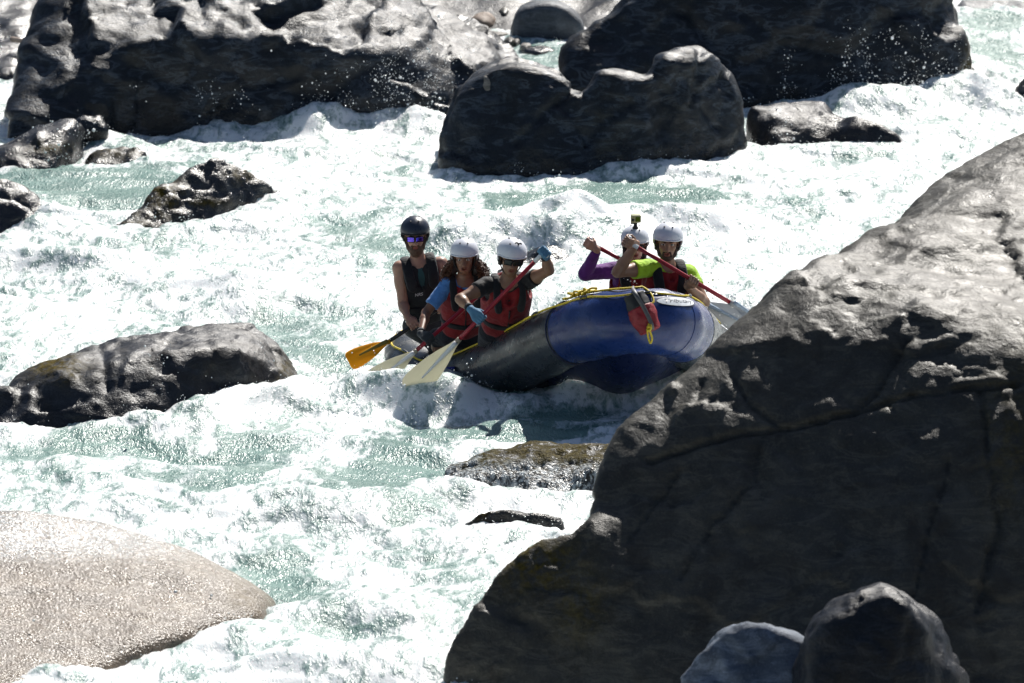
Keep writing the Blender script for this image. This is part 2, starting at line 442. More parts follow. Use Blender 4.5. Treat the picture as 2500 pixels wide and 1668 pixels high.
ROCK_WL = []                                  # rock points near the water line: the water breaks there
def rock(name, label, hulls, mat, res=.045, amp=.06, scale=1.6, k=.05, fine=.018, fscale=6.0, kk=.06, ridge=0.0, facet=1.0, rough_at=(), stream=(), moss=(), cracks=(), seed=None, group=None, cat='boulder', wetband=.22, stretch=(1, 1, 1), wl=True):
    seed = (abs(hash_(name + label)) % 97) * 1.37 if seed is None else seed
    sets = []
    for h in hulls:
        pts = [Pd(*q) for q in h.get('top', ())]
        dz = h.get('drop', -.6)
        if dz is not None: pts += [np.array([q[0], q[1], dz]) for q in list(pts)]
        for q in h.get('base', ()):
            wpt = Wd(*q); b = h.get('back', 1.5)
            pts += [wpt, wpt + [0, 0, -.6], wpt + [0, b, -.6]]
        sets.append(np.array(pts))
    allp = np.concatenate(sets); lo = allp.min(0) - .25; hi = allp.max(0) + .25
    F = Field(lo, hi, res)
    g = np.stack(np.meshgrid(*F.ax, indexing='ij'), -1).astype(np.float32)
    D = None
    for S_ in sets:
        pl = hull_planes(S_).astype(np.float32)
        m = None; d = np.zeros(g.shape[:3], np.float32)
        dm = np.full(g.shape[:3], -1e3, np.float32)
        for q in pl: dm = np.maximum(dm, g @ q[:3] - q[3])
        for q in pl: d += np.exp(np.clip((g @ q[:3] - q[3] - dm) / k, -30, 0))
        d = dm + k * np.log(d)
        d -= k * .5
        if D is None: D = d
        else:
            hh = np.clip(.5 + .5 * (D - d) / kk, 0, 1); D = D * (1 - hh) + d * hh - kk * hh * (1 - hh)
    band = np.abs(D) < amp * 2.2 + res * 2.5
    p = g[band] * np.array(stretch, np.float32)
    n = fbm3(p, scale, 4, .5, seed)
    if ridge: n = n + ridge * (ridge3(p, scale * 1.3, 3, .5, seed + 5) - .4)
    D[band] += (amp * n).astype(np.float32)
    V, Q = surface_nets(D, F.lo, F.h)
    N = vnormals(V, Q)
    ps = V * np.array(stretch)
    pw = ps + .35 / fscale * np.stack([fbm3(ps, fscale * .7, 2, .5, 1.0 + k_) for k_ in (0, 5, 9)], -1)
    dsp = fine * (facet * (facet3(pw, fscale * .55, seed) * 1.1 + facet3(pw, fscale * 1.5, seed + 4) * .4) + fbm3(ps, fscale * .8, 4, .5, seed + 3) * (1 - .6 * facet)) + fine * .4 * ridge3(ps, fscale * .6, 3, .5, seed + 9) * (1 if ridge else .3)
    u, v = proj(V)
    for (mu, mv, ru, rv, st) in rough_at:
        dsp = dsp + np.exp(-(((u - mu) / ru) ** 4 + ((v - mv) / rv) ** 4)) * fine * st * (.8 * ridge3(np.stack([ps[:, 0] * .55 + ps[:, 2] * .5, ps[:, 1] * 1.0, ps[:, 2] * 1.5 - ps[:, 0] * .5], -1), 1.9, 4, .5, seed + 1) + .45 * facet3(pw, 2.0, seed + 2) - .4)
    for poly, wd, dp in cracks:
        dd = np.full(len(V), 1e9); po = np.array(poly, float)
        wob = 6 * fbm3(V, 3.0, 3, .6, 2.0)
        for a, b in zip(po[:-1], po[1:]):
            ab = b - a; t = np.clip(((u - a[0]) * ab[0] + (v - a[1]) * ab[1]) / (ab @ ab), 0, 1)
            dd = np.minimum(dd, np.hypot(u - a[0] - t * ab[0] + wob, v - a[1] - t * ab[1] + wob))
        dsp = dsp - dp * np.exp(-(dd / wd) ** 2)
    V = relax(V + N * dsp[:, None], Q, 1, .35)
    ms = np.zeros(len(V))
    for (mu, mv, ru, rv, st) in moss:
        ms = np.maximum(ms, st * np.exp(-(((u - mu) / ru) ** 2 + ((v - mv) / rv) ** 2)))
    sr = np.zeros(len(V))
    for (mu, mv, ru, rv, st) in stream: sr = np.maximum(sr, st * np.exp(-(((u - mu) / ru) ** 4 + ((v - mv) / rv) ** 4)))
    wet = 1 - sstep(wetband * .5, wetband * 1.6, V[:, 2] + .12 * fbm3(V, 2.0, 3, .5, 4.0))
    if wl:
        s_ = V[np.abs(V[:, 2]) < .06]; ROCK_WL.append(s_[:, :2])
    org = np.array([V[:, 0].mean(), V[:, 1].mean(), max(V[:, 2].min(), 0.0)])
    o = np_mesh(name, V - org, Q, [mat], attrs={'moss': ms, 'wet': wet, 'stream': sr})
    o.location = org
    return tag(o, label, cat, group)
def hash_(s):
    h = 7
    for ch in s: h = (h * 31 + ord(ch)) & 0xffffff
    return h
GB = 'boulders standing in and beside the rapids'
B = lambda *a: dict(zip(('top', 'base', 'back'), a))

rock('rock_outcrop', 'long dark grey outcrop with sunlit rippled top along the upper left bank', [
    B([(100, -25, 12.0), (130, 72, 11.4), (345, 100, 11.15), (350, -25, 12.2), (62, 200, 10.9), (345, 170, 10.95), (92, 60, 11.6)], [(8, 335), (60, 318), (345, 306)], 3),
    B([(290, 116, 11.05), (470, 90, 11.15), (700, 98, 11.2), (762, 120, 11.15), (765, 190, 11.1), (300, 170, 10.95), (380, -30, 12.3), (800, -25, 12.5), (800, 130, 11.4)], [(300, 306), (640, 309), (800, 300)], 4),
    B([(700, -30, 12.6), (990, -15, 12.9), (1060, 42, 12.8), (1150, 108, 12.4), (1163, 140, 12.1), (760, 118, 11.2), (900, 126, 11.35), (1090, 142, 11.9)], [(740, 302), (1010, 300), (1140, 222)], 4)],
    M_rock_far, res=.05, amp=.05, scale=.9, k=.04, fine=.075, fscale=1.9, ridge=.6, group=GB, cat='rock outcrop', stretch=(1, .6, 1.3), seed=4.2, facet=1.3, rough_at=[(600, 40, 560, 90, .45)],
    cracks=[([(318, 150), (322, 220), (316, 290)], 8, .05), ([(765, 120), (772, 180), (764, 290)], 8, .06)])
rock('shaded_bank_rock', 'near black bank rock in deep shade in the top left corner', [
    B([(-90, -40, 19), (95, -60, 19), (62, 150, 15.5), (-90, 160, 15.5), (-90, 16, 16.6), (92, 10, 16.8)], [(-90, 190), (66, 190)], 3)],
    M_rock_wet, res=.06, amp=.08, group=GB)
rock('boulder', 'wet black boulder with a humped right end, below the left end of the outcrop', [
    B([(-40, 340, 8.9), (60, 292, 9.2), (160, 262, 9.3), (135, 300, 8.95), (185, 300, 9.2)], [(-40, 396), (130, 396), (190, 372), (235, 318)], 1.2),
    B([(168, 262, 9.7), (198, 250, 9.8), (236, 272, 9.8), (247, 300, 9.6)], [(190, 320), (246, 312)], .7)],
    M_rock_wet, res=.035, amp=.04, scale=2.4, k=.04, moss=[(110, 340, 60, 14, .8)], group=GB)
rock('boulder', 'low brownish boulder half covered by pouring water, right of the humped black boulder', [
    B([(195, 330, 9.0), (262, 316, 9.1), (335, 340, 8.9)], [(185, 392), (260, 396), (338, 393)], .9),
    B([(305, 385, 8.75), (322, 366, 8.85), (335, 385, 8.75)], [(302, 393), (338, 393)], .3)],
    M_rock_wet, res=.03, amp=.05, scale=3, moss=[(260, 350, 70, 25, .7)], group=GB)
rock('boulder', 'pyramid shaped wet boulder with an olive mossy left ridge in mid river', [
    B([(285, 506, 5.6), (388, 424, 5.95), (436, 376, 6.1), (500, 358, 6.25), (546, 368, 6.3), (596, 412, 6.3), (642, 442, 6.4), (520, 436, 6.0), (450, 466, 5.75)], [(250, 532), (310, 530), (400, 527), (500, 507), (632, 466)], 1.2)],
    M_rock_wet, res=.028, amp=.035, scale=3.2, k=.03, fine=.016, fscale=7, ridge=.4, moss=[(370, 450, 45, 60, 1), (300, 515, 50, 30, .8), (470, 465, 60, 10, .8), (560, 400, 40, 20, .7)], group=GB)
rock('boulder', 'rounded wet boulder at the left edge with a sunlit crown', [
    B([(-60, 398, 6.5), (44, 401, 6.45), (100, 434, 6.4), (122, 468, 6.3)], [(-60, 494), (100, 490), (124, 498)], 1)], M_rock_wet, res=.03, amp=.03, scale=2.5, group=GB)
rock('boulder', 'black boulder at the left edge directly under the sunlit crowned one', [
    B([(-60, 436, 5.15), (40, 438, 5.15), (86, 464, 5.1), (106, 500, 5.05)], [(-60, 552), (108, 550)], .9)], M_rock_wet, res=.03, amp=.03, scale=2.5, group=GB)
rock('boulder', 'small dark rock poking from foam at the left edge under two bigger boulders', [
    B([(-60, 522, 4.8), (14, 524, 4.8), (52, 540, 4.75)], [(-60, 563), (55, 560)], .5)], M_rock_wet, res=.03, amp=.025, scale=3, group=GB)
rock('boulder', 'lowest and smallest mossy rock awash at the left edge', [
    B([(-60, 562, 3.8), (20, 565, 3.8), (48, 578, 3.75)], [(-60, 606), (54, 603)], .5)], M_rock_wet, res=.03, amp=.03, scale=3, moss=[(10, 580, 40, 15, .8)], group=GB)
rock('boulder', 'long flat topped dark boulder with a brown mossy shoulder, left of the raft', [
    B([(44, 852, -2.9), (110, 815, -2.7), (212, 798, -2.7), (300, 774, -2.4), (400, 750, -2.0), (520, 739, -1.7), (600, 749, -1.6), (632, 775, -1.7), (680, 845, -1.95), (228, 826, -3.15), (460, 792, -2.95), (590, 812, -2.75)], [(-30, 992), (300, 994), (490, 964), (600, 938), (706, 915)], 1.5),
    B([(-60, 880, -3.2), (30, 878, -3.2), (44, 912, -3.4)], [(-60, 975), (48, 970)], .6),
    B([(60, 850, -2.95), (120, 815, -2.75), (205, 806, -2.75), (150, 850, -3.3)], [(60, 980), (210, 980)], .6)],
    M_rock, res=.028, amp=.022, scale=2.0, k=.022, fine=.016, fscale=5, ridge=.15, facet=1.3, moss=[(120, 835, 75, 30, 1), (150, 860, 40, 20, .7), (655, 860, 22, 60, .8)], group=GB, cracks=[([(232, 800), (240, 850), (250, 900)], 6, .03)])
rock('boulder', 'pale tan water polished granite dome in the bottom left corner', [
    B([(-120, 1155, -8.9), (100, 1156, -8.8), (250, 1184, -8.75), (390, 1230, -8.95), (530, 1302, -9.35), (625, 1368, -9.95), (-120, 1480, -11.1), (200, 1392, -10.5), (460, 1385, -10.3), (60, 1250, -9.5), (300, 1290, -9.75)], [(592, 1392), (474, 1434), (345, 1422), (240, 1475), (70, 1570), (-120, 1640), (640, 1388)], 2)],
    M_granite, facet=.2, stream=[(150, 1220, 300, 62, .8)], res=.035, amp=.03, scale=1.2, k=.05, fine=.006, fscale=6, group=GB, wetband=.5, moss=[(560, 1370, 40, 40, .5)], cracks=[([(-50, 1375), (150, 1355), (350, 1325)], 6, .015), ([(-50, 1440), (150, 1415)], 6, .012)])  # stream: thin water on the upper half, its white colour painting in the sparkle
rock('boulder', 'big dark boulder with a rounded left dome and a blocky right shoulder behind the raft', [
    B([(1010, 365, 8.5), (1016, 290, 8.6), (1042, 220, 8.65), (1085, 172, 8.7), (1165, 142, 8.75), (1240, 152, 8.75), (1040, 210, 9.1), (1085, 163, 9.2), (1165, 133, 9.3), (1240, 143, 9.3), (1330, 192, 8.65), (1340, 280, 8.5)], [(1005, 401), (1080, 411), (1300, 407), (1345, 406)], 2),
    B([(1335, 205, 8.65), (1355, 166, 8.7), (1400, 160, 8.75), (1400, 151, 9.3), (1490, 180, 9.3), (1490, 190, 8.75), (1500, 260, 8.65), (1340, 260, 8.55)], [(1330, 406), (1510, 396)], 1.5),
    B([(1480, 200, 8.8), (1515, 134, 9.0), (1590, 118, 9.15), (1520, 126, 9.6), (1590, 106, 9.8), (1645, 142, 9.8), (1640, 152, 9.3), (1690, 210, 9.35), (1706, 285, 9.3), (1480, 265, 8.7)], [(1480, 397), (1600, 387), (1716, 369)], 2)],
    M_rock_far, kk=.1, rough_at=[(1600, 190, 120, 80, 1.3), (1440, 235, 90, 40, 1.1), (1120, 250, 110, 110, .5)], res=.035, amp=.03, scale=1.2, k=.03, fine=.03, fscale=2.6, facet=1.2, ridge=.4, group=GB, cracks=[([(1330, 195), (1250, 260), (1180, 330)], 7, .05), ([(1600, 130), (1590, 210), (1640, 290)], 7, .05)])
rock('stone', 'small pale stone perched on the left dome of the boulder behind the raft', [
    B([(1090, 178, 8.75), (1094, 148, 8.85), (1108, 138, 8.9), (1128, 140, 8.9), (1136, 160, 8.75), (1112, 160, 8.65)], [])], M_pale, res=.02, amp=.01, scale=4, cat='stone', wl=False, group='stones on the far bank')
rock('boulder', 'huge dark blocky boulder with dark veins filling the upper right', [
    B([(1286, 112, 12.75), (1320, 60, 12.85), (1400, 0, 13.0), (1500, -70, 13.1), (1700, -150, 13.2), (1950, -150, 13.3), (2150, -80, 13.6), (2208, 60, 13.4), (2238, 140, 13.2), (1288, 180, 12.6)], [(1290, 262), (1700, 256), (1950, 252), (2228, 226)], 3)],
    M_rock_far, res=.055, amp=.05, scale=.9, k=.05, fine=.05, fscale=2.6, ridge=.4, facet=1.2, group=GB, moss=[(2225, 110, 18, 70, .9)], cracks=[([(1560, 20), (1640, 110), (1660, 220)], 9, .07), ([(1700, 30), (1800, 100), (1950, 130)], 9, .06), ([(1900, 0), (1850, 90), (1700, 150)], 8, .05)])
rock('boulder', 'narrow mossy rock leaning on the right end of the huge veined boulder', [
    B([(2215, 75, 13.9), (2250, 135, 13.8), (2262, 170, 13.8), (2230, 150, 13.5)], [(2222, 222), (2262, 190)], .8)], M_rock_far, res=.035, amp=.03, scale=2.5, moss=[(2240, 120, 25, 60, .8)], group=GB)
rock('boulder', 'dark wedge boulder tapering to the right, with a sunlit streak, beside the blocky shoulder', [
    B([(1712, 252, 10.1), (1750, 229, 10.3), (1830, 222, 10.7), (1900, 230, 10.7), (1935, 258, 10.6), (1860, 262, 10.0), (1740, 254, 9.95)], [(1712, 348), (1800, 357), (1890, 346), (1940, 340)], 1.5),
    B([(1890, 250, 10.3), (1975, 270, 10.0), (2068, 306, 9.8)], [(1890, 349), (2000, 344), (2100, 333)], .9)],
    M_rock, kk=.15, res=.035, amp=.035, scale=2, k=.04, fine=.015, fscale=5, ridge=.4, group=GB)
rock('boulder', 'dark boulder cut by the right edge beside the white chute', [
    B([(2322, 235, 12.7), (2336, 182, 12.9), (2365, 158, 13), (2440, 158, 13.2)], [(2318, 248), (2440, 262)], 1)], M_rock_far, res=.05, amp=.04, group=GB)
rock('boulder', 'huge weathered boulder with a sunlit pitted top in the right foreground', [
    B([(1400, 985, -10.7), (1490, 921, -10.5), (1560, 852, -10.3), (1680, 742, -10.0), (1822, 622, -9.7), (1560, 1000, -9.3), (1600, 1300, -9.4), (1900, 585, -9.1), (2000, 535, -8.7), (2090, 498, -8.1), (1960, 690, -10.25), (2080, 765, -10.55), (2230, 842, -10.85), (2420, 835, -10.9), (1352, 1130, -11.0), (1348, 1210, -11.2), (1420, 1640, -12.1), (1900, 1700, -12.6), (2420, 1700, -12.6), (2650, 800, -10.7), (2650, 1700, -12.4), (2650, 520, -7.8)], [], 1),
    B([(2086, 505, -8.1), (2124, 428, -7.7), (2230, 346, -7.4), (2350, 294, -7.2), (2560, 230, -7), (2600, 700, -9.6), (2200, 645, -9.4), (2060, 590, -9.2)], [], 1),
    B([(1012, 1510, -11.75), (1036, 1432, -11.65), (1096, 1350, -11.5), (1195, 1258, -11.3), (1345, 1184, -11.25), (1420, 1250, -11.3), (1420, 1700, -12.2), (1030, 1640, -11.95), (1150, 1560, -11.95)], [], 1)],
    M_rock_near, res=.028, amp=.022, scale=1.1, k=.025, fine=.016, fscale=3.2, ridge=.2, facet=1.2, kk=.22, rough_at=[(2190, 640, 300, 190, 2.4), (1950, 640, 130, 60, 1.3)], group=GB, seed=21.0, wetband=.05,
    moss=[(1230, 1290, 90, 70, .9), (1330, 1380, 60, 90, .5), (2330, 1000, 80, 200, .35)],
    cracks=[([(1750, 1010), (1730, 1100), (1640, 1200), (1560, 1330)], 4, .04), ([(2040, 930), (2100, 1010), (2130, 1060)], 4, .04), ([(1640, 1005), (1600, 930), (1610, 870)], 4, .04), ([(1490, 1060), (1640, 1010), (1800, 985), (1960, 950), (2100, 905), (2340, 880)], 5, .06), ([(1680, 860), (1720, 930), (1790, 980)], 4.5, .045), ([(1960, 950), (2040, 860), (2080, 780)], 5, .06), ([(2250, 900), (2270, 1040), (2290, 1200), (2240, 1400)], 6, .06), ([(1560, 1080), (1500, 1160), (1440, 1250)], 4.5, .045), ([(2180, 1060), (2130, 1220), (2090, 1400)], 4.5, .045)])
rock('boulder', 'dark hump with a thin sunlit rim at the bottom right', [
    B([(1780, 1640, -13.5), (1855, 1447, -13.75), (1905, 1394, -13.8), (2000, 1356, -13.8), (2072, 1370, -13.8), (2130, 1418, -13.75), (2162, 1495, -13.7), (2260, 1640, -13.6), (1846, 1428, -13.2), (1898, 1366, -13.1), (2000, 1322, -13.1), (2082, 1341, -13.1), (2146, 1398, -13.2), (2178, 1488, -13.3), (1840, 1680, -14.0), (2170, 1680, -14.0)], [], 1)],
    M_rock, res=.025, amp=.035, scale=2.4, k=.04, fine=.012, fscale=6, ridge=.3, group=GB, wetband=.02)
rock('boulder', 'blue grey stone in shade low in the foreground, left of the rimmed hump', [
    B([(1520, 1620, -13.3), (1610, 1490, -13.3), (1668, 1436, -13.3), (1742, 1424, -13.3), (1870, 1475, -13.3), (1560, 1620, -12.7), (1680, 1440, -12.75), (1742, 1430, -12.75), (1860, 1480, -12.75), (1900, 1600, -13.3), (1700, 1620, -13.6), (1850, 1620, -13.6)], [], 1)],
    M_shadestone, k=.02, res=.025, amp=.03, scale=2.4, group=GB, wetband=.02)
rock('boulder', 'olive mossy ledge with water streaming down its face, below the raft', [
    B([(1008, 1080, -5.8), (1095, 1016, -5.35), (1250, 990, -5.15), (1330, 988, -5.15), (1460, 992, -5.2), (1460, 1050, -5.75), (1200, 1050, -5.8), (1080, 1064, -5.85)], [(1000, 1115), (1060, 1146), (1200, 1150), (1460, 1150)], 1.2)],
    M_ledge, res=.025, amp=.035, scale=3, k=.05, fine=.014, fscale=9, ridge=.4, stream=[(1200, 1100, 260, 36, .9), (1060, 1070, 60, 40, .7)], moss=[(1300, 1025, 260, 50, 1.9), (1120, 1045, 120, 34, 1.7)], group=GB)
rock('boulder', 'small flat rock awash under the mossy ledge', [
    B([(1050, 1178, -7.14), (1115, 1152, -7.14), (1225, 1144, -7.12), (1300, 1168, -7.14)], [(1040, 1199), (1305, 1198)], .6)], M_ledge, res=.022, amp=.02, scale=5, moss=[(1100, 1175, 50, 20, .9)], group=GB)
rock('boulder', 'dark rock drowned in white water between the two pairs of paddlers', [
    B([(1180, 580, 3.9), (1225, 556, 4.1), (1320, 554, 4.1), (1350, 580, 3.9)], [(1170, 603), (1355, 603)], .8)], M_rock_wet, res=.03, amp=.05, scale=4, group=GB)
rock('boulder', 'large smooth round boulder with a pale sunlit cap at the top centre', [
    B([(1164, 70, 17.2), (1178, 22, 17.2), (1225, 6, 17.2), (1300, 12, 17.2), (1348, 50, 17.2), (1185, 6, 17.9), (1230, -14, 18.0), (1300, -8, 18.0), (1345, 34, 17.8)], [(1164, 90), (1348, 88)], 1.5)], M_bluegrey, res=.035, amp=.02, k=.05, facet=.3, fine=.012, group=GB)
rock('boulder', 'low grey slab across the far water in the top right corner', [
    B([(2195, 4, 19.9), (2260, -12, 20.3), (2450, -6, 20.3), (2450, 18, 19.7), (2215, 20, 19.7)], [(2190, 31), (2450, 33)], 1.5)], M_bluegrey, res=.05, amp=.05, group=GB)
GS = 'stones on the far bank'
def stone(label, u, v, ru, rv, y, mat):
    a = np.linspace(0, 2 * math.pi, 9)[:-1]
    top = [(u + ru * math.cos(t) * .8, v - rv * math.sin(t) * .85, y + (.25 if math.sin(t) > .3 else 0)) for t in a] + [(u + ru, v, y + .1), (u - ru, v, y + .1), (u, v + rv * .3, y - .15), (u, v - rv, y + .2)]
    return rock('stone', label, [dict(top=top, drop=None)] if rv > 900 else [dict(top=top)], mat, res=max(.012, min(.03, .0011 * min(ru, rv))), amp=.012, scale=4, k=.0012 * min(ru, rv), fine=.006, cat='stone', group=GS, wl=False)
for a in [('biggest tan stone among the far bank cobbles', 1110, 40, 34, 22, 17.9, M_tan), ('brown stone touching the left side of the round boulder', 1158, 22, 17, 16, 18.2, M_rock_near),
          ('flat pale stone under the biggest tan stone', 1140, 76, 30, 11, 17.4, M_pale), ('small grey stone at the upper left of the cobbles', 1060, 14, 22, 11, 18.6, M_pale),
          ('grey cobble left of the biggest tan stone', 1068, 44, 15, 12, 18.0, M_bluegrey), ('dark cube like stone in front of the round boulder', 1208, 68, 24, 22, 17.4, M_rock),
          ('black flat stone in the narrow side channel', 1240, 114, 44, 15, 16.2, M_rock_wet), ('dark pointed stone beside the side channel', 1170, 92, 16, 12, 16.8, M_rock_near),
          ('small pale capped stone at the mouth of the side channel', 1207, 104, 15, 8, 16.4, M_pale), ('brown boulder behind the round boulder at the top', 1385, 10, 40, 34, 20.2, M_tan),
          ('grey stone on the far left bank above the waterfall', 22, 176, 24, 15, 14.6, M_bluegrey), ('dark stone at the left edge beside the small waterfall', 2, 205, 20, 18, 13.9, M_rock_wet),
          ('tiny pale cobble behind the tan stones', 1135, 12, 14, 9, 18.9, M_tan), ('small round cobble wedged beside the brown stone', 1185, 92, 9, 8, 16.9, M_pale)]:
    stone(*a)

# far bank terrain
def bank():
    xs = np.concatenate([np.linspace(-60, -9, 30), np.linspace(-8.8, 9, 140), np.linspace(9.5, 60, 30)]); ys = np.concatenate([np.linspace(14.6, 22, 60), np.linspace(22.5, 90, 60)])
    X, Y = np.meshgrid(xs, ys, indexing='ij')
    edge = 16.2 + 3.4 * sstep(2.0, 4.2, X) + .5 * pn2(X * .4, Y * 0 + .3)
    Z = np.clip((Y - edge) * .22, -1.2, 30) + .10 * ridge3(np.stack([X, Y, X * 0], -1), .9, 3) * sstep(-.5, .5, Y - edge) + np.where(Y > 24, (Y - 24) * .25, 0)
    V = np.stack([X, Y, Z], -1).reshape(-1, 3); nx, ny = X.shape
    i, j = np.meshgrid(np.arange(nx - 1), np.arange(ny - 1), indexing='ij')
    Q = np.stack([i * ny + j, (i + 1) * ny + j, (i + 1) * ny + j + 1, i * ny + j + 1], -1).reshape(-1, 4)
    o = np_mesh('riverbank', V, Q, [M_rock], attrs={'moss': np.zeros(len(V)), 'wet': np.zeros(len(V))})
    return tag(o, kind='structure')
bank()
def unseen_near_bank():                             # unseen rocky bank under the camera, added to cut light bouncing off foam
    xs = np.linspace(-70, 70, 90); ys = np.concatenate([np.linspace(-12.3, -47, 70), np.linspace(-48, -110, 24)])[::-1]
    X, Y = np.meshgrid(xs, ys, indexing='ij')
    Z = np.clip((-12.6 - Y) * .262, -1, 8.3) + np.where(Y < -50, (-50 - Y) * .35, 0) - .25 + .2 * sstep(-13, -16, Y) * fbm3(np.stack([X, Y, X * 0], -1), .35, 4) 
    V = np.stack([X, Y, Z], -1).reshape(-1, 3); nx, ny = X.shape
    i, j = np.meshgrid(np.arange(nx - 1), np.arange(ny - 1), indexing='ij')
    Q = np.stack([i * ny + j, (i + 1) * ny + j, (i + 1) * ny + j + 1, i * ny + j + 1], -1).reshape(-1, 4)
    return tag(np_mesh('unseen_near_riverbank', V, Q, [M_rock_near], attrs={'moss': np.zeros(len(V)), 'wet': np.zeros(len(V))}), kind='structure')
unseen_near_bank()

# ------------------------------------------------------------------ river
FL = np.array([-.42, -.91]); FN = np.array([.91, -.42])
def wp(u, v): return Wd(u, v)[:2]
# ridges of standing waves: photo polyline, half width (m), height (m), foaminess
WAVES = [([(480, 968), (600, 940), (720, 905), (860, 893), (990, 905)], .30, .17, .7),
         ([(0, 1010), (200, 1005), (430, 985)], .3, .08, .2), ([(1040, 575), (1110, 560), (1250, 545), (1340, 552)], .28, .24, .9),
         ([(1330, 560), (1480, 525), (1640, 525)], .4, .2, .7), ([(100, 540), (300, 555), (520, 545), (640, 500)], .35, .16, .8),
         ([(480, 306), (560, 300), (700, 306)], .3, .16, 1), ([(720, 310), (830, 300), (960, 300), (1000, 320)], .3, .2, 1),
         ([(1700, 360), (1900, 355), (2100, 335)], .4, .12, .6), ([(1950, 258), (2050, 262), (2210, 240)], .4, .32, 1),
         ([(1000, 410), (1300, 418), (1700, 380)], .25, .06, .8), ([(600, 1170), (800, 1190), (1000, 1150), (1300, 1145)], .3, .12, .8),
         ([(560, 1470), (660, 1420), (760, 1395), (900, 1425)], .3, .18, 1), ([(100, 1600), (280, 1540), (460, 1500)], .22, .10, 1),
         ([(600, 700), (760, 680), (900, 700)], .5, .12, .5), ([(300, 650), (420, 680), (560, 690)], .5, .14, .7), ([(1000, 1500), (860, 1560), (700, 1540)], .4, .14, .9),
         ([(1330, 950), (1450, 940), (1560, 930)], .22, .10, 1.2), ([(950, 925), (1060, 945), (1160, 965), (1300, 962)], .25, .10, 1.1), ([(845, 925), (930, 945), (1010, 950)], .2, .2, 1.1), ([(640, 440), (800, 470), (940, 500)], .6, .16, .6), ([(0, 600), (120, 610), (260, 640)], .4, .14, .8)]
MOUNDS = [(1440, 905, .8, .9, .30), (1250, 1010, .9, .5, .18), (1170, 1185, .45, .25, -.08), (260, 345, .35, .3, .16), (1260, 570, .4, .3, .12)]
HOLES = [(1200, 1125, .7, .35, -.12), (230, 1400, 1.1, 1.0, -.16), (1220, 590, .4, .3, -.1), (1850, 340, .6, .4, -.05), (800, 865, .6, .6, -.14), (1130, 985, .8, .35, -.08), (700, 1330, .9, .9, -.10), (420, 480, .6, .7, .05), (560, 1050, 1.0, .4, -.06)]
# teal glassy patches: u, v, ru, rv, strength
TEAL = [(230, 455, 180, 66, 1.7), (430, 490, 110, 45, 1.2), (90, 412, 120, 16, 1.4), (1180, 480, 240, 28, 1.1), (1450, 470, 170, 34, 1.2), (1330, 500, 90, 18, .6), (880, 560, 160, 55, .55), (750, 870, 75, 62, 1.6), (830, 745, 90, 45, .6),
        (1250, 925, 230, 28, 1.3), (930, 1120, 160, 48, 1.4), (860, 1165, 60, 24, 1.3), (1180, 1012, 180, 20, 1.3), (420, 1045, 230, 28, 1.1), (560, 1090, 110, 26, .8), (180, 1040, 140, 18, .7), (640, 1330, 110, 70, 1.05),
        (700, 1390, 70, 40, .6), (1080, 1340, 90, 40, .5), (960, 1260, 120, 40, .35), (1560, 600, 60, 20, .2), (2260, 60, 90, 25, .8), (2280, 140, 80, 30, .8), (1900, 480, 160, 30, .45), (2000, 400, 120, 20, .3), (690, 800, 60, 40, .6), (1240, 150, 80, 60, .8), (60, 780, 160, 50, .3), (520, 770, 200, 20, .3), (980, 960, 120, 20, .4), (1300, 905, 200, 20, .8)]
def seg_dist(X, Y, pts):
    dd = np.full(X.shape, 1e9, np.float32)
    for a, b in zip(pts[:-1], pts[1:]):
        ab = b - a; t = np.clip(((X - a[0]) * ab[0] + (Y - a[1]) * ab[1]) / max(ab @ ab, 1e-9), 0, 1)
        dd = np.minimum(dd, np.hypot(X - a[0] - t * ab[0], Y - a[1] - t * ab[1]))
    return dd
# break-up of the water near rocks
_cell = .06; _gx0, _gy0 = -9.0, -14.0; _gn = (300, 640)
_G = np.zeros(_gn, np.float32)
for s_ in ROCK_WL:
    i = ((s_[:, 0] - _gx0) / _cell).astype(int); j = ((s_[:, 1] - _gy0) / _cell).astype(int)
    ok = (i >= 0) & (i < _gn[0]) & (j >= 0) & (j < _gn[1]); _G[i[ok], j[ok]] = 1
def blur(a, n):
    for ax in (0, 1):
        k = np.ones(2 * n + 1) / (2 * n + 1)
        a = np.apply_along_axis(lambda r: np.convolve(r, k, 'same'), ax, a)
    return a
_G = np.clip(blur(blur(_G, 3), 2) * 3.2, 0, 1)
def near_rock(X, Y):
    i = np.clip(((X - _gx0) / _cell).astype(int), 0, _gn[0] - 1); j = np.clip(((Y - _gy0) / _cell).astype(int), 0, _gn[1] - 1)
    return _G[i, j]
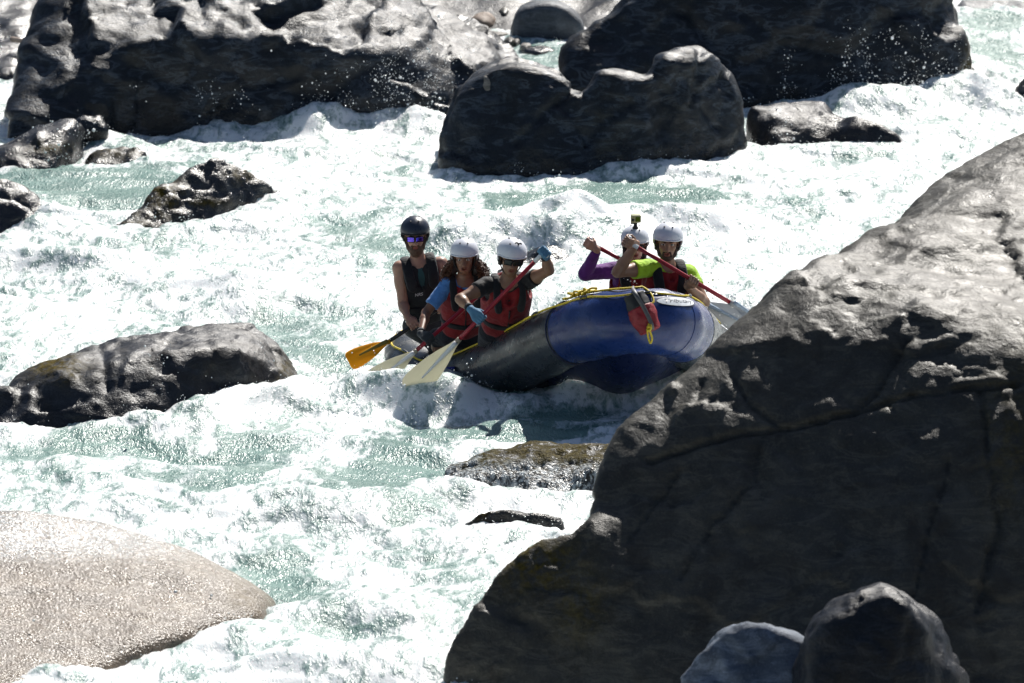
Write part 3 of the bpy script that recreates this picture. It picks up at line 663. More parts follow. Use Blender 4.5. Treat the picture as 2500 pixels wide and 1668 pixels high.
def water(X, Y):
    X = X.astype(np.float32); Y = Y.astype(np.float32)
    wx = X + .28 * pn2(X * .7, Y * .5, 2.1) + .10 * pn2(X * 2.1, Y * 1.6, 7.7); wy = Y + .42 * pn2(X * .7 + 9, Y * .5, 4.4) + .16 * pn2(X * 2.1 + 4, Y * 1.6, 3.1)
    s = wx * FL[0] + wy * FL[1]; n = wx * FN[0] + wy * FN[1]
    Z = .06 * pn2(s * .55, n * .35, 1.3) + .035 * pn2(s * 1.1, n * .7, 5.2) - .02
    # foam
    f = np.full(X.shape, .86, np.float32) + .34 * pn2(s * .55 + 3, n * 1.1, 8.8) + .26 * pn2(s * 1.5, n * 2.6, 3.6)
    dU, dV = proj(np.stack([X + 1.5 * (wx - X), Y + 2.6 * (wy - Y), np.zeros_like(X)], -1))
    for (u, v, ru, rv, st) in TEAL: f -= .92 * st * np.exp(-(((dU - u) / ru) ** 2 + ((dV - v) / rv) ** 2))
    for pts, wd, hg, fo in WAVES:
        q = [wp(*p) for p in pts]; d = seg_dist(wx * .4 + X * .6, wy * .4 + Y * .6, q)
        g = np.exp(-(d / wd) ** 2); Z += .85 * hg * g; f += .55 * fo * g
    for (u, v, rx, ry, a) in MOUNDS + HOLES:
        c = wp(u, v); Z += a * np.exp(-((X - c[0]) / rx) ** 2 - ((Y - c[1]) / ry) ** 2)
    nr = near_rock(X, Y); f += .45 * nr
    # chop on the surface: peaked ripples on water, lumpy boil on foam
    b = 0; a = 1.0; sc = .95
    for i in range(6):
        b = b + a * (1 - 2.1 * np.abs(pn2(s * sc + 3.1 * i, n * sc * (.40 + .06 * i), 6.1 + i))); sc *= 1.95; a *= .54
    f += .16 * (b - .1); F = sstep(-.1, 1.1, f)
    lum = 0; a = 1.0; sc = 2.2
    for i in range(5):
        lum = lum + a * (2 * np.abs(pn2(s * sc * .9 + 5.3 * i, n * sc, 1.1 + i)) - .4); sc *= 2.0; a *= .6
    Z += (.040 + .020 * F) * (b - .1) + (.009 * F + .018 * nr) * (lum - .15)
    return Z, F
def axis(lo, hi, st, far, nfar):
    a = np.arange(lo, hi, st); g = np.geomspace(.15, far, nfar)
    return np.concatenate([(lo - g)[::-1], a, hi + g])
xs = axis(-6.2, 6.6, .024, 55, 26); ys = axis(-12.6, 19.0, .038, 90, 30)
ys = ys[ys > -30]
X, Y = np.meshgrid(xs, ys, indexing='ij')
Zw, Fw = water(X, Y)
nx, ny = X.shape
Vw = np.stack([X, Y, Zw], -1).reshape(-1, 3)
i, j = np.meshgrid(np.arange(nx - 1), np.arange(ny - 1), indexing='ij')
Qw = np.stack([i * ny + j, (i + 1) * ny + j, (i + 1) * ny + j + 1, i * ny + j + 1], -1).reshape(-1, 4)

def water_mat():
    n = NT('glacial_river_water')
    fo = n.attr('foam')
    vfl = n.scaled(1.1, .55, 1, (0, 0, R_(-27)))
    n1 = n.noise(7, 5, .62, vec=vfl, dist=1.2); n2 = n.noise(30, 2.5, .55, vec=n.scaled(1, .42, 1, (0, 0, R_(-12))), dist=.6); n3 = n.noise(62, 1.5, .5, vec=n.scaled(1, .4, 1, (0, 0, R_(8))), dist=.5)
    m = n.math('ADD', fo, n.math('MULTIPLY', n.math('SUBTRACT', n1, .55), 2.0))
    n0 = n.noise(2.6, 4, .6, vec=n.scaled(1.2, .50, 1, (0, 0, R_(-35))), dist=1.5)
    m = n.math('ADD', m, n.math('MULTIPLY', n.math('SUBTRACT', n0, .5), 2.0))
    m = n.math('ADD', m, n.math('MULTIPLY', n.math('SUBTRACT', n2, .52), 1.0))
    mask = n.ramp(m, [(.30, 0), (.58, .45), (.95, 1)])
    teal = n.mix(n.ramp(n.noise(2.2, 4), [(.35, 0), (.65, 1)]), (.13, .22, .198), (.20, .31, .28))
    white = n.mix(n.ramp(m, [(.5, 0), (1.0, 1)]), (.55, .63, .62), (.84, .86, .86))
    col = n.mix(mask, teal, white)
    rg = n.mix(mask, .26, .36)
    
    h = n.math('ADD', n.math('MULTIPLY', n1, .7), n.math('ADD', n.math('MULTIPLY', n2, .60), n.math('MULTIPLY', n3, .34)))
    n.set(Base_Color=col, Roughness=rg, Normal=n.bump(n.math('MULTIPLY', h, n.math('SUBTRACT', 1.0, n.math('MULTIPLY', mask, .68))), 1.0, .026))
    n.b.inputs['IOR'].default_value = 1.36
    n.set(Subsurface_Weight=n.math('MULTIPLY', mask, .7)); n.b.inputs['Subsurface Radius'].default_value = (.9, 1, 1); n.b.inputs['Subsurface Scale'].default_value = .11
    return n.m
M_water = water_mat()
river = tag(np_mesh('river', Vw, Qw, [M_water], attrs={'foam': Fw.ravel()}), kind='structure')

# flying drops and froth: nobody could count them
def drops():
    ico = bmesh.new(); bmesh.ops.create_icosphere(ico, subdivisions=1, radius=1.0)
    iv = np.array([v.co[:] for v in ico.verts]); ico.verts.index_update(); it = np.array([[v.index for v in f.verts] for f in ico.faces]); ico.free()
    pts = []; rad = []
    r = np.random.RandomState(5)
    def burst(u, v, n, su, h, up=.0, sy=.25, rr=(.0018, .0050), y=None):
        c = Wd(u, v) if y is None else Pd(u, v, y)
        nj = max(3, n // 22)
        for q_ in range(nj):
            m_ = max(4, int(n / nj * r.uniform(.5, 1.6)))
            st = c + np.array([r.normal(0, su), r.normal(0, sy), 0]); vx, vy, vz = r.normal(-.1, .55), r.normal(-.2, .4), r.uniform(.6, 1.7) * math.sqrt(h * 2 * 9.8) * 1.35
            t = r.uniform(.1, 1.0, m_) * vz / 9.8 * 1.7; sp_ = .012 + .05 * (t / t.max())
            p = st + np.stack([vx * t, vy * t, vz * t - 4.9 * t * t], 1) + r.normal(0, 1, (m_, 3)) * sp_[:, None]
            k_ = p[:, 2] > -.05
            pts.append(p[k_]); rad.append((r.uniform(rr[0], rr[1], m_) * np.exp(r.normal(-.1, .55, m_)))[k_])
    for (u, v, n, su, h) in [(930, 295, 1500, .3, .22), (860, 295, 700, .35, .16), (600, 305, 300, .5, .10), (300, 305, 120, .6, .2), (2000, 250, 900, .35, .16), (2110, 245, 900, .25, .17), (1850, 255, 220, .5, .16), (200, 380, 240, .18, .10), (150, 395, 120, .3, .1),
                           (60, 995, 60, .4, .14), (300, 995, 110, .6, .15), (520, 962, 200, .5, .10), (660, 925, 160, .25, .12), (400, 530, 140, .3, .10), (600, 480, 140, .2, .08), (930, 935, 900, .35, .06), (1100, 915, 160, .3, .12), (1300, 900, 260, .35, .16), (1480, 900, 700, .3, .12), (1570, 880, 900, .15, .2),
                           (1200, 1135, 260, .5, .05), (2050, 330, 120, .3, .06), (1740, 352, 150, .25, .08), (1350, 408, 150, 1.0, .05), (1220, 600, 300, .35, .08), (480, 1440, 260, .4, .06), (250, 1490, 200, .4, .06), (840, 835, 70, .12, .05), (1690, 770, 260, .12, .14)]:
        burst(u, v, int(n * .75), su, h)
    # froth thrown off every foaming crest
    sel = (Fw > .75) & (Y > -12.4) & (Y < 18.5) & (np.abs(X) < 6)
    lap = Zw - (np.roll(Zw, 3, 0) + np.roll(Zw, -3, 0) + np.roll(Zw, 3, 1) + np.roll(Zw, -3, 1)) / 4
    pr = np.where(sel, np.clip(lap, 0, None) ** 1.3, 0).ravel(); pr /= pr.sum()
    k = r.choice(len(pr), 16000, p=pr)
    pts.append(Vw[k] + np.stack([r.normal(0, .015, len(k)), r.normal(0, .02, len(k)), r.exponential(.018, len(k))], 1)); rad.append(r.uniform(.002, .005, len(k)))
    p = np.concatenate(pts); q = np.concatenate(rad)
    V = (p[:, None, :] + q[:, None, None] * iv[None]).reshape(-1, 3)
    F = (it[None] + (np.arange(len(p)) * len(iv))[:, None, None]).reshape(-1, 3)
    m = NT('spray_drop').set(Base_Color=(.9, .93, .93), Roughness=.12, Subsurface_Weight=.0)
    return tag(np_mesh('spray', V, F, [m]), kind='stuff')
drops()
# driftwood
dv = catmull([Pd(28, 90, 15.2), Pd(45, 93, 15.1), Pd(60, 97, 15.05), Pd(78, 101, 15.0)], 12)
dw = tube('driftwood', dv, np.linspace(.03, .018, 12), simple('bleached_wood', (.34, .27, .22), .8), None, 8)
tag(dw, 'thin bleached stick lying against the shaded rock in the top left', 'driftwood')
# ------------------------------------------------------------------ raft
def v3(*a): return np.array(a, float)
def nrm(a): a = np.asarray(a, float); return a / max(np.linalg.norm(a), 1e-9)
Y0 = -2.8
def rubber(name, c, scuff=.5):
    n = NT(name)
    c = np.array(c)
    st = n.noise(5, 6, .65, vec=n.scaled(1, 1, 2.2, (.2, .3, .1)), dist=.8)
    col = n.mix(n.ramp(st, [(.42, 0), (.58, .35), (.75, 0)]), tuple(c), tuple(np.minimum(c * 1.6 + .012, .6)))
    col = n.mix(n.math('MULTIPLY', n.ramp(n.noise(40, 5, .7), [(.56, 0), (.75, 1)]), .25 * scuff), col, (.22, .22, .23))
    dr = n.voro(55, 'F1'); dz = n.noise(6, 3)
    dm = n.math('MULTIPLY', n.ramp(dr, [(.10, 1), (.2, 0)]), n.ramp(dz, [(.5, 0), (.65, 1)]))
    rg = n.mix(n.ramp(n.noise(14, 5, .6), [(.3, .22), (.7, .42)]), n.ramp(n.noise(14, 5, .6), [(.3, .22), (.7, .42)]), .05)
    h = n.math('ADD', n.noise(9, 4), n.math('MULTIPLY', dm, .6))
    n.set(Base_Color=col, Roughness=n.ramp(n.noise(14, 5, .6), [(.3, .2), (.7, .4)]), Normal=n.bump(h, .25, .01))
    return n.m
M_gray = rubber('grey_raft_rubber', (.030, .036, .042)); M_blue = rubber('blue_raft_rubber', (.006, .023, .115), .3); M_dkblue = rubber('dark_blue_raft_rubber', (.003, .008, .045), .3)
M_yrope = simple('yellow_rope', (.62, .47, .02), .6, bump=.6, bscale=260)
M_black = simple('black_webbing', (.010, .011, .013), .6)
M_redcloth = simple('red_bag_cloth', (.22, .008, .014), .55, var=.25, vscale=14, bump=.6, bscale=20, bdist=.02)

LOOP = [(1060, 880, 1.25), (1110, 861, .92), (1172, 835, .5), (1245, 797, -.05), (1310, 766, -.5), (1372, 748, -.8), (1432, 739, -1.0), (1490, 737, -1.0), (1532, 743, -.86), (1558, 753, -.56),
        (1580, 770, -.12), (1602, 795, .45), (1620, 812, 1.05), (1600, 816, 1.6), (1540, 812, 2.1), (1460, 805, 2.5), (1370, 798, 2.8), (1250, 796, 3.0), (1130, 802, 3.1), (1030, 808, 3.0), (965, 818, 2.75), (940, 840, 2.35), (955, 864, 1.95), (1005, 884, 1.6)]
LP = catmull([Pd(u, v, Y0 + d) for u, v, d in LOOP], 480, closed=True)
RAD = .248
def arc_idx(u, lo, hi):              # loop index whose photo column is u (searched within a range of the loop)
    uu, vv = proj(LP[lo:hi]); return lo + int(np.argmin(np.abs(uu - u)))
cen = LP.mean(0)
_T = np.roll(LP, -1, 0) - np.roll(LP, 1, 0); _T /= np.linalg.norm(_T, axis=1)[:, None]
# raft plane normal by least squares
_u, _s, _vt = np.linalg.svd(LP - cen); RUP = _vt[2] * (1 if _vt[2][2] > 0 else -1); RUP = nrm(RUP + v3(0, 0, 1.5))
def tframe(i):
    T = _T[i % 480]; out = nrm(np.cross(T, RUP))
    if out @ (LP[i % 480] - cen) < 0: out = -out
    up = RUP - T * (RUP @ T); up = nrm(up - out * (up @ out))
    return out, up
OUT = np.array([tframe(i)[0] for i in range(480)]); TUP = np.array([tframe(i)[1] for i in range(480)])
def tpt(i, ang, r=RAD):              # ang from outward (0) up (90 deg)
    i0 = int(math.floor(i)); f = i - i0; a = i0 % 480; b = (i0 + 1) % 480
    c = LP[a] * (1 - f) + LP[b] * f; o = OUT[a] * (1 - f) + OUT[b] * f; u = TUP[a] * (1 - f) + TUP[b] * f
    return c + r * (math.cos(ang) * o + math.sin(ang) * u)
raft = empty('inflatable_raft', (float(cen[0]), float(cen[1]), 0.0), 'grey inflatable raft with a raised blue bow, carrying five paddlers through white water', 'raft')
def tube_seg(name, i0, i1, m, r=RAD, wob=.004, n=36):
    V = []; 
    for i in range(i0, i1 + 1):
        rr = r + wob * math.sin(i * .35) + wob * .6 * math.sin(i * .13 + 1)
        for j in range(n): V.append(tpt(i, j * 2 * math.pi / n, rr))
    F = []
    for a in range(i1 - i0):
        for j in range(n): F.append((a * n + j, a * n + (j + 1) % n, (a + 1) * n + (j + 1) % n, (a + 1) * n + j))
    V = np.array(V); F = np.array(F)
    cc = V.reshape(-1, n, 3)[1].mean(0); fn = np.cross(V[F[0][1]] - V[F[0][0]], V[F[0][3]] - V[F[0][0]])
    if fn @ (V[F[0][0]] - cc) < 0: F = F[:, ::-1]
    return attach(np_mesh(name, V, F, [m]), raft)
iB0 = arc_idx(1316, 40, 110); iB1 = 186
tube_seg('bow_section', iB0, iB1, M_blue, RAD + .003)
tube_seg('side_tube', iB1 - 1, 480 + iB0 + 1, M_gray)
for i in (iB0, iB1):                                     # welded seams
    ring = [tpt(i, a, RAD + .004) for a in np.linspace(0, 2 * math.pi, 40, endpoint=False)]
    tube('seam', ring, .006, M_dkblue if i == iB0 else M_gray, raft, 6, True)
iS = arc_idx(1530, 120, 190)
ring = [tpt(iS, a, RAD + .001) for a in np.linspace(0, 2 * math.pi, 40, endpoint=False)]
tube('seam', ring, .004, M_blue, raft, 6, True)
# floor: a shallow inflated bowl under the tubes
def floor():
    V = []; F = []; rows = 14; n = 120
    for k in range(rows + 1):
        s = 1 - k / rows
        for j in range(n):
            i = int(j * 4); e = LP[i]
            bow = math.exp(-((i - 140) / 60.0) ** 2)
            rim = e * (1 - .0) + OUT[i] * (-.02 - .02 * bow)
            p = cen + (rim - cen) * s
            depth = (.16 + .20 * bow) * (1 - s ** 7) + .15
            z = RUP * (-depth)
            q = p + z
            V.append(q)
    for k in range(rows):
        for j in range(n): F.append((k * n + j, k * n + (j + 1) % n, (k + 1) * n + (j + 1) % n, (k + 1) * n + j))
    attach(np_mesh('floor', np.array(V), np.array(F), [M_dkblue]), raft)
floor()
for a, b in ((52, 268), (12, 300)):
    pts = [LP[a] + (LP[b] - LP[a]) * t - RUP * .08 for t in np.linspace(.04, .96, 14)]
    tube('thwart', pts, .19, M_gray, raft, 24)
# perimeter line with its tie points
la = []
for i in range(0, 480, 2):
    sag = .10 * math.sin((i % 34) / 34 * math.pi) ** 2
    la.append(tpt(i, R_(62) - sag, RAD + .009))
tube('perimeter_line', la, .0085, M_yrope, raft, 6, True)
for i in range(0, 480, 34):
    c = [tpt(i - 3 + k * .6, R_(62), RAD + .006 + .012 * math.sin(k / 10 * math.pi)) for k in range(11)]
    tube('line_anchor', c, .010, M_gray, raft, 6)
iH = arc_idx(1094, 5, 60)
hc = [tpt(iH - 5 + k, R_(18), RAD + .004 + .045 * math.sin(k / 10 * math.pi)) for k in range(11)]
tube('carry_handle', hc, .018, simple('blue_webbing', (.01, .025, .22), .5), raft, 8)
def patch(name, i, ang, du, dv, m, off=.004, root=raft, n=24, rot=0.0):
    V = [tpt(i, ang, RAD + off)]; 
    stp = np.linalg.norm(LP[(int(i) + 1) % 480] - LP[int(i) % 480])
    for ring_ in (.2, .4, .6, .8, 1.0):
        for k in range(n):
            t = k * 2 * math.pi / n; x = du * ring_ * math.cos(t); y = dv * ring_ * math.sin(t)
            xr = x * math.cos(rot) - y * math.sin(rot); yr = x * math.sin(rot) + y * math.cos(rot)
            V.append(tpt(i + xr / stp, ang + yr / RAD, RAD + off))
    V = np.array(V); T3 = np.array([(0, 1 + k, 1 + (k + 1) % n) for k in range(n)]); Q4 = np.array([(1 + g_ * n + k, 1 + g_ * n + n + k, 1 + g_ * n + n + (k + 1) % n, 1 + g_ * n + (k + 1) % n) for g_ in range(4) for k in range(n)])
    fn = np.cross(V[1] - V[0], V[2] - V[0])
    if fn @ (V[0] - LP[int(i) % 480]) < 0: T3 = T3[:, ::-1]; Q4 = Q4[:, ::-1]
    return attach(np_mesh(name, V, [Q4, T3], [m]), root)
patch('handle_patch', iH, R_(12), .11, .07, M_gray, .004)
# bow badge: white oval with the maker's script
M_white = simple('badge_white', (.72, .74, .76), .35, bump=0); M_ink = simple('badge_ink', (.012, .015, .03), .5, bump=0)
ou, ov = 1658 / D2O, 738 / D2O
bi, ba, bd = 0, 0, 1e9
for i in range(100, 230):
    for a in np.linspace(R_(-10), R_(90), 60):
        q = tpt(i, a); 
        if (OUT[i % 480] * math.cos(a) + TUP[i % 480] * math.sin(a)) @ FW > 0: continue
        uu, vv = proj(q[None]); d = (uu[0] - ou) ** 2 + (vv[0] - ov) ** 2
        if d < bd: bi, ba, bd = i, a, d
patch('badge_border', bi, ba, .125, .046, M_ink, .012)
badge = patch('badge', bi, ba, .118, .040, M_white, .0135)
def wrap_text(txt, size, i, ang, dx, dy, m, off, name, root, shear=.25, flip=1):
    cu = bpy.data.curves.new('txt', 'FONT'); cu.body = txt; cu.size = size; cu.align_x = 'CENTER'; cu.align_y = 'CENTER'; cu.shear = shear; cu.resolution_u = 3
    o = bpy.data.objects.new('txt', cu); COL.objects.link(o); bpy.context.view_layer.update()
    me = bpy.data.meshes.new_from_object(o.evaluated_get(bpy.context.evaluated_depsgraph_get()))
    bpy.data.objects.remove(o); bm = bmesh.new(); bm.from_mesh(me); bmesh.ops.triangulate(bm, faces=bm.faces)
    stp = np.linalg.norm(LP[(int(i) + 1) % 480] - LP[int(i) % 480])
    V = np.array([tpt(i + (v.co.x + dx) * flip / stp, ang + (v.co.y + dy) / RAD, RAD + off) for v in bm.verts]); bm.verts.index_update()
    T3 = np.array([[v.index for v in f.verts] for f in bm.faces]); bm.free()
    ob = np_mesh(name, V, T3, [m], smooth=False); ob.parent = root
    loc = Vector((0, 0, 0)); r = root
    while r is not None: loc += r.location; r = r.parent
    ob.data.transform(Matrix.Translation(-loc)); return ob
dirx = 1 if (proj(tpt(bi + 3, ba)[None])[0][0] > proj(tpt(bi, ba)[None])[0][0]) else -1
wrap_text('Tributary', .047, bi, ba, 0, .002, M_ink, .0148, 'badge_lettering', badge, .3, dirx)
wrap_text('whitewater', .014, bi, ba, .03, -.026, M_ink, .0075, 'badge_small_lettering', badge, 0, dirx) if False else None

# throw bag hanging on the bow
tb0 = P(1546, 716, -4.02); tb1 = P(1588, 810, -4.12)
bagax = nrm(tb1 - tb0); bl = np.linalg.norm(tb1 - tb0)
bag = empty('throw_bag', tuple(tb1), 'small red and black rescue rope bag strapped over the blue bow', 'throw bag')
side = nrm(np.cross(bagax, FW)); dep = np.cross(side, bagax)
def bag_part(name, t0, t1, m, rw, lump):
    F = Field(np.minimum(tb0, tb1) - .16, np.maximum(tb0, tb1) + .16, .006)
    def f(p):
        q = p - tb0; a = q @ bagax; b = q @ side; c = q @ dep
        r = np.hypot(b / 1.0, c / .85)
        rad = rw * (1 - .10 * np.cos(a / bl * 6.0)) + lump * pn3(p[..., 0] * 16, p[..., 1] * 16, p[..., 2] * 16)
        d = r - rad
        e = np.maximum(t0 * bl - a, a - t1 * bl)
        k = .02; hh = np.clip(.5 + .5 * (d - e) / k, 0, 1)
        return (e * (1 - hh) + d * hh + k * hh * (1 - hh)).astype(np.float32)
    F.all(lambda p: f(p), 'u'); return field_obj(name, F, m, bag)
bag_part('bag_body', .36, 1.0, M_redcloth, .096, .012)
bag_part('bag_collar', .02, .40, M_black, .090, .010)
i_top = arc_idx(1459, 100, 170)
sp = [tpt(i_top - 1, R_(120), RAD + .008), tpt(i_top, R_(90), RAD + .012), P(1548, 712, -4.10), P(1572, 752, -4.17), P(1590, 790, -4.22), P(1592, 806, -4.2)]
sc_ = catmull(sp, 30)
V = []
for k, q in enumerate(sc_):
    w_ = nrm(np.cross(sc_[min(k + 1, 29)] - sc_[max(k - 1, 0)], FW)); V += [q - w_ * .016 - FW * .004, q + w_ * .016 - FW * .004, q + w_ * .016 + FW * .002, q - w_ * .016 + FW * .002]
F4 = [(4 * k + a, 4 * k + (a + 1) % 4, 4 * k + 4 + (a + 1) % 4, 4 * k + 4 + a) for k in range(29) for a in range(4)]
attach(np_mesh('strap', np.array(V), np.array(F4), [simple('grey_webbing', (.09, .09, .095), .5)]), bag)
lp_ = catmull([P(1585, 790, -4.22), P(1581, 808, -4.22), P(1583, 826, -4.2), P(1588, 838, -4.2), P(1592, 826, -4.2), P(1587, 808, -4.22), P(1589, 792, -4.22)], 40)
tube('rope_loop', lp_, .0085, M_yrope, bag, 6)
kn = catmull([P(1580, 800, -4.23), P(1588, 797, -4.24), P(1587, 806, -4.24), P(1580, 806, -4.24), P(1586, 802, -4.22), P(1582, 796, -4.23)], 24)
tube('rope_knot', kn, .010, M_yrope, bag, 6)

# coil of bow line knotted on top of the bow
rr_ = np.random.RandomState(8)
ct = []
for k in range(70):
    f = k / 69; i = arc_idx(1315, 60, 120) + f * (arc_idx(1385, 70, 150) - arc_idx(1315, 60, 120))
    b = 1.0 if .3 < f < .95 else .25
    ct.append(tpt(i + rr_.normal(0, 1.3 * b), R_(84) + rr_.normal(0, .09 * b), RAD + .014 + abs(rr_.normal(0, .018 * b))))
i2 = arc_idx(1385, 70, 150); i3 = arc_idx(1475, 110, 170)
for f in np.linspace(0, 1, 14): ct.append(tpt(i2 + f * (i3 - i2), R_(88 - 6 * math.sin(f * 3)), RAD + .013))
ct += [tpt(i3 + 2, R_(60), RAD + .016), tpt(i3 + 2.5, R_(40), RAD + .016), tpt(i3 + 1, R_(35), RAD + .014)]
coil = tube('bow_rope', catmull(ct, 420), .0085, M_yrope, None, 6)
co = Vector(tuple(np.mean(ct, 0))); coil.data.transform(Matrix.Translation(-co)); coil.location = co
tag(coil, 'yellow rope bundled in knots on top of the blue bow', 'rope')

# ------------------------------------------------------------------ paddles
def translucent(m, amt, c):
    t = m.node_tree; b = t.nodes['Principled BSDF']; o = t.nodes['Material Output']
    tr = t.nodes.new('ShaderNodeBsdfTranslucent'); tr.inputs['Color'].default_value = (*c, 1); mx = t.nodes.new('ShaderNodeMixShader'); mx.inputs[0].default_value = amt
    t.links.new(b.outputs[0], mx.inputs[1]); t.links.new(tr.outputs[0], mx.inputs[2]); t.links.new(mx.outputs[0], o.inputs['Surface']); return m
def paddle(label, T, N, E, t_dir, cols, face=None, w=.105, group='paddles in the hands of the crew', mark=None, spine=None):
    """T top of the handle, N blade neck, E blade tip (world)"""
    T, N, E = map(np.array, (T, N, E))
    root = empty('paddle', tuple(N), label, 'paddle', group)
    ax = nrm(N - T); bx = nrm(E - N); L = np.linalg.norm(E - N)
    fdir = nrm(-FW if face is None else face); fdir = nrm(fdir - bx * (fdir @ bx)); sd = np.cross(bx, fdir)
    c_sh, c_gr, c_bl = cols
    tube('shaft', [T + ax * .09, T + ax * .3, N - ax * .2, N], .0165, c_sh, root, 14)
    td = nrm(t_dir - ax * (np.array(t_dir) @ ax))
    g = [tube_geo([T - td * .05 , T - td * .046, T + td * .046, T + td * .05], [.010, .0155, .0155, .010], 12), tube_geo([T, T + ax * .035, T + ax * .10], [.015, .016, .0185], 12)]
    V, F = merge_geo(g); attach(np_mesh('t_grip', V, fix_faces(F), [c_gr]), root)
    prof = [(-.06, .020), (0, .021), (.06, .026), (.15, .040), (.3, .065), (.5, .088), (.72, .104), (.86, .108), (.94, .103), (.98, .092), (1, .075)]
    rows = []; 
    ts = np.linspace(-.06, 1, 34); pw = np.interp(ts, [p[0] for p in prof], [p[1] for p in prof]) * (w / .105)
    M_ = 17
    for t, hw in zip(ts, pw):
        for side_ in (1, -1):
            for j in range(M_):
                x = (j / (M_ - 1) * 2 - 1)
                rib = .019 * max(0, 1 - max(t, 0) * 1.05) ** .8
                hgt = .0035 * (1 - abs(x) ** 6) + max(0, rib * (1 - (abs(x) * hw / .024) ** 2))
                curv = -.018 * (x * x) * min(max(t, 0) * 2, 1) * (hw / .105) - .03 * max(t, 0) ** 2
                rows.append(N + bx * (t * L) + sd * (x * hw) * side_ + fdir * (hgt * side_ + curv))
    n2 = 2 * M_; V = np.array(rows); F = []
    for a in range(len(ts) - 1):
        for j in range(n2): F.append((a * n2 + j, a * n2 + (j + 1) % n2, (a + 1) * n2 + (j + 1) % n2, (a + 1) * n2 + j))
    V = np.concatenate([V, [V[:n2].mean(0), V[-n2:].mean(0)]]); c = len(ts) * n2
    for j in range(n2): F += [(c, (j + 1) % n2, j, c), (c + 1, c - n2 + j, c - n2 + (j + 1) % n2, c + 1)]
    F = np.array(F)
    fn = np.cross(V[F[600][1]] - V[F[600][0]], V[F[600][3]] - V[F[600][0]])
    if fn @ (V[F[600][0]] - (N + bx * L * .5 - 0 * fdir)) < 0: pass
    bl_ = attach(np_mesh('blade', V, fix_faces(F), [c_bl]), root)
    bm = bmesh.new(); bm.from_mesh(bl_.data); bmesh.ops.recalc_face_normals(bm, faces=bm.faces); bm.to_mesh(bl_.data); bm.free()
    loc = Vector(tuple(N))
    def face_pt(t, x, off=.006):
        hw = np.interp(t, [p[0] for p in prof], [p[1] for p in prof]) * (w / .105)
        curv = -.018 * (x / hw) ** 2 * min(t * 2, 1) * (hw / .105) - .03 * t * t
        return N + bx * (t * L) + sd * x + fdir * (.0035 + off + curv)
    if spine is not None:                               # coloured spine down the blade face
        st = [face_pt(t, 0, .004 + .016 * max(0, 1 - t * 1.1)) for t in np.linspace(.0, spine[1], 14)]
        tube('spine', st, np.linspace(.019, .006, 14), spine[0], root, 8)
    if mark:
        kind, t0, x0, sz, mm = mark
        if kind == 'diamond':
            ring = [face_pt(t0 + a * sz / L, x0 + b * sz, .003) for a, b in ((-1.0, 0), (-.2, .75), (1.0, 0), (.2, -.75))]
            tube('logo_mark', sum([[ring[k], ring[k] * .5 + ring[(k + 1) % 4] * .5] for k in range(4)], []), .0032, mm, bl_, 5, True).parent = bl_
            dot = [face_pt(t0 + a * sz / L, x0 + b * sz, .003) for a, b in ((-.25, -.1), (.25, .1))]
            tube('logo_dot', dot, .008, mm, bl_, 6)
        if kind == 'bars':
            for q in range(5):
                tube('printed_letter', [face_pt(t0 + q * .011 / L, x0 - sz, .002), face_pt(t0 + q * .011 / L, x0 + sz, .002)], .0032, mm, bl_, 5)
    for o in bl_.children:                               # children of the blade keep world placement
        pass
    return root
M_red_sh = simple('red_paddle_shaft', (.30, .010, .022), .35, bump=.1); M_wh = simple('white_plastic', (.62, .64, .66), .35, bump=.08, var=.06)
M_cream = simple('cream_blade', (.46, .45, .37), .4, var=.12, vscale=9, bump=.1); M_greyb = simple('grey_white_blade', (.46, .47, .49), .4, var=.1, vscale=9, bump=.1)
M_yblade = simple('amber_blade', (.78, .40, .012), .35, var=.12, vscale=12, bump=.1); M_carbon = simple('black_carbon', (.012, .012, .013), .35); M_olive = simple('olive_spine', (.20, .15, .018), .4)
M_bluest = simple('pale_blue_spine', (.34, .42, .52), .4); M_print = simple('dark_print', (.03, .03, .035), .6, bump=0)
translucent(M_cream, .5, (.75, .74, .62)); translucent(M_yblade, .5, (.95, .56, .03)); translucent(M_greyb, .4, (.6, .62, .64))
GP_C = dict(T=P(1327, 617, -3.08), N=P(1115, 835, -3.05), E=P(997, 958, -2.95))
paddle('red shafted paddle with cream blade held by the paddler in black shirt', GP_C['T'], GP_C['N'], GP_C['E'], v3(.75, -.3, -.55), (M_red_sh, M_wh, M_cream), w=.108, spine=(M_wh, .72))
GP_B = dict(T=P(1225, 672, -1.95), N=P(1010.6, 861, -2.4), E=P(893, 947, -2.5))
paddle('red shafted paddle with diamond marked cream blade held by the curly haired paddler', GP_B['T'], GP_B['N'], GP_B['E'], v3(.7, .2, .7), (M_red_sh, M_wh, M_cream), w=.10, spine=(M_wh, .62), mark=('diamond', .80, -.055, .042, M_print))
GP_G = dict(T=P(1072, 753, -1.3), N=P(946, 836, -1.45), E=P(850, 879, -1.55))
paddle('black shafted paddle with an amber blade held by the guide in the dark helmet', GP_G['T'], GP_G['N'], GP_G['E'], v3(.5, .2, .8), (M_carbon, M_carbon, M_yblade), w=.085, spine=(M_olive, .72), face=v3(.25, -.8, .75))
GP_Y = dict(T=P(1531, 589, -2.62), N=P(1788, 742, -2.5), E=P(1895, 808, -2.4))
paddle('red shafted paddle with grey blade held by the paddler in lime shirt', GP_Y['T'], GP_Y['N'], GP_Y['E'], v3(-.5, -.2, .8), (M_red_sh, M_wh, M_greyb), w=.10, spine=(M_bluest, .8), face=v3(.2, -.55, .8), mark=('bars', .5, -.06, .012, M_print))
GP_P = dict(T=P(1437, 592, -1.55), N=P(1722, 741, -1.5), E=P(1850, 806, -1.45))
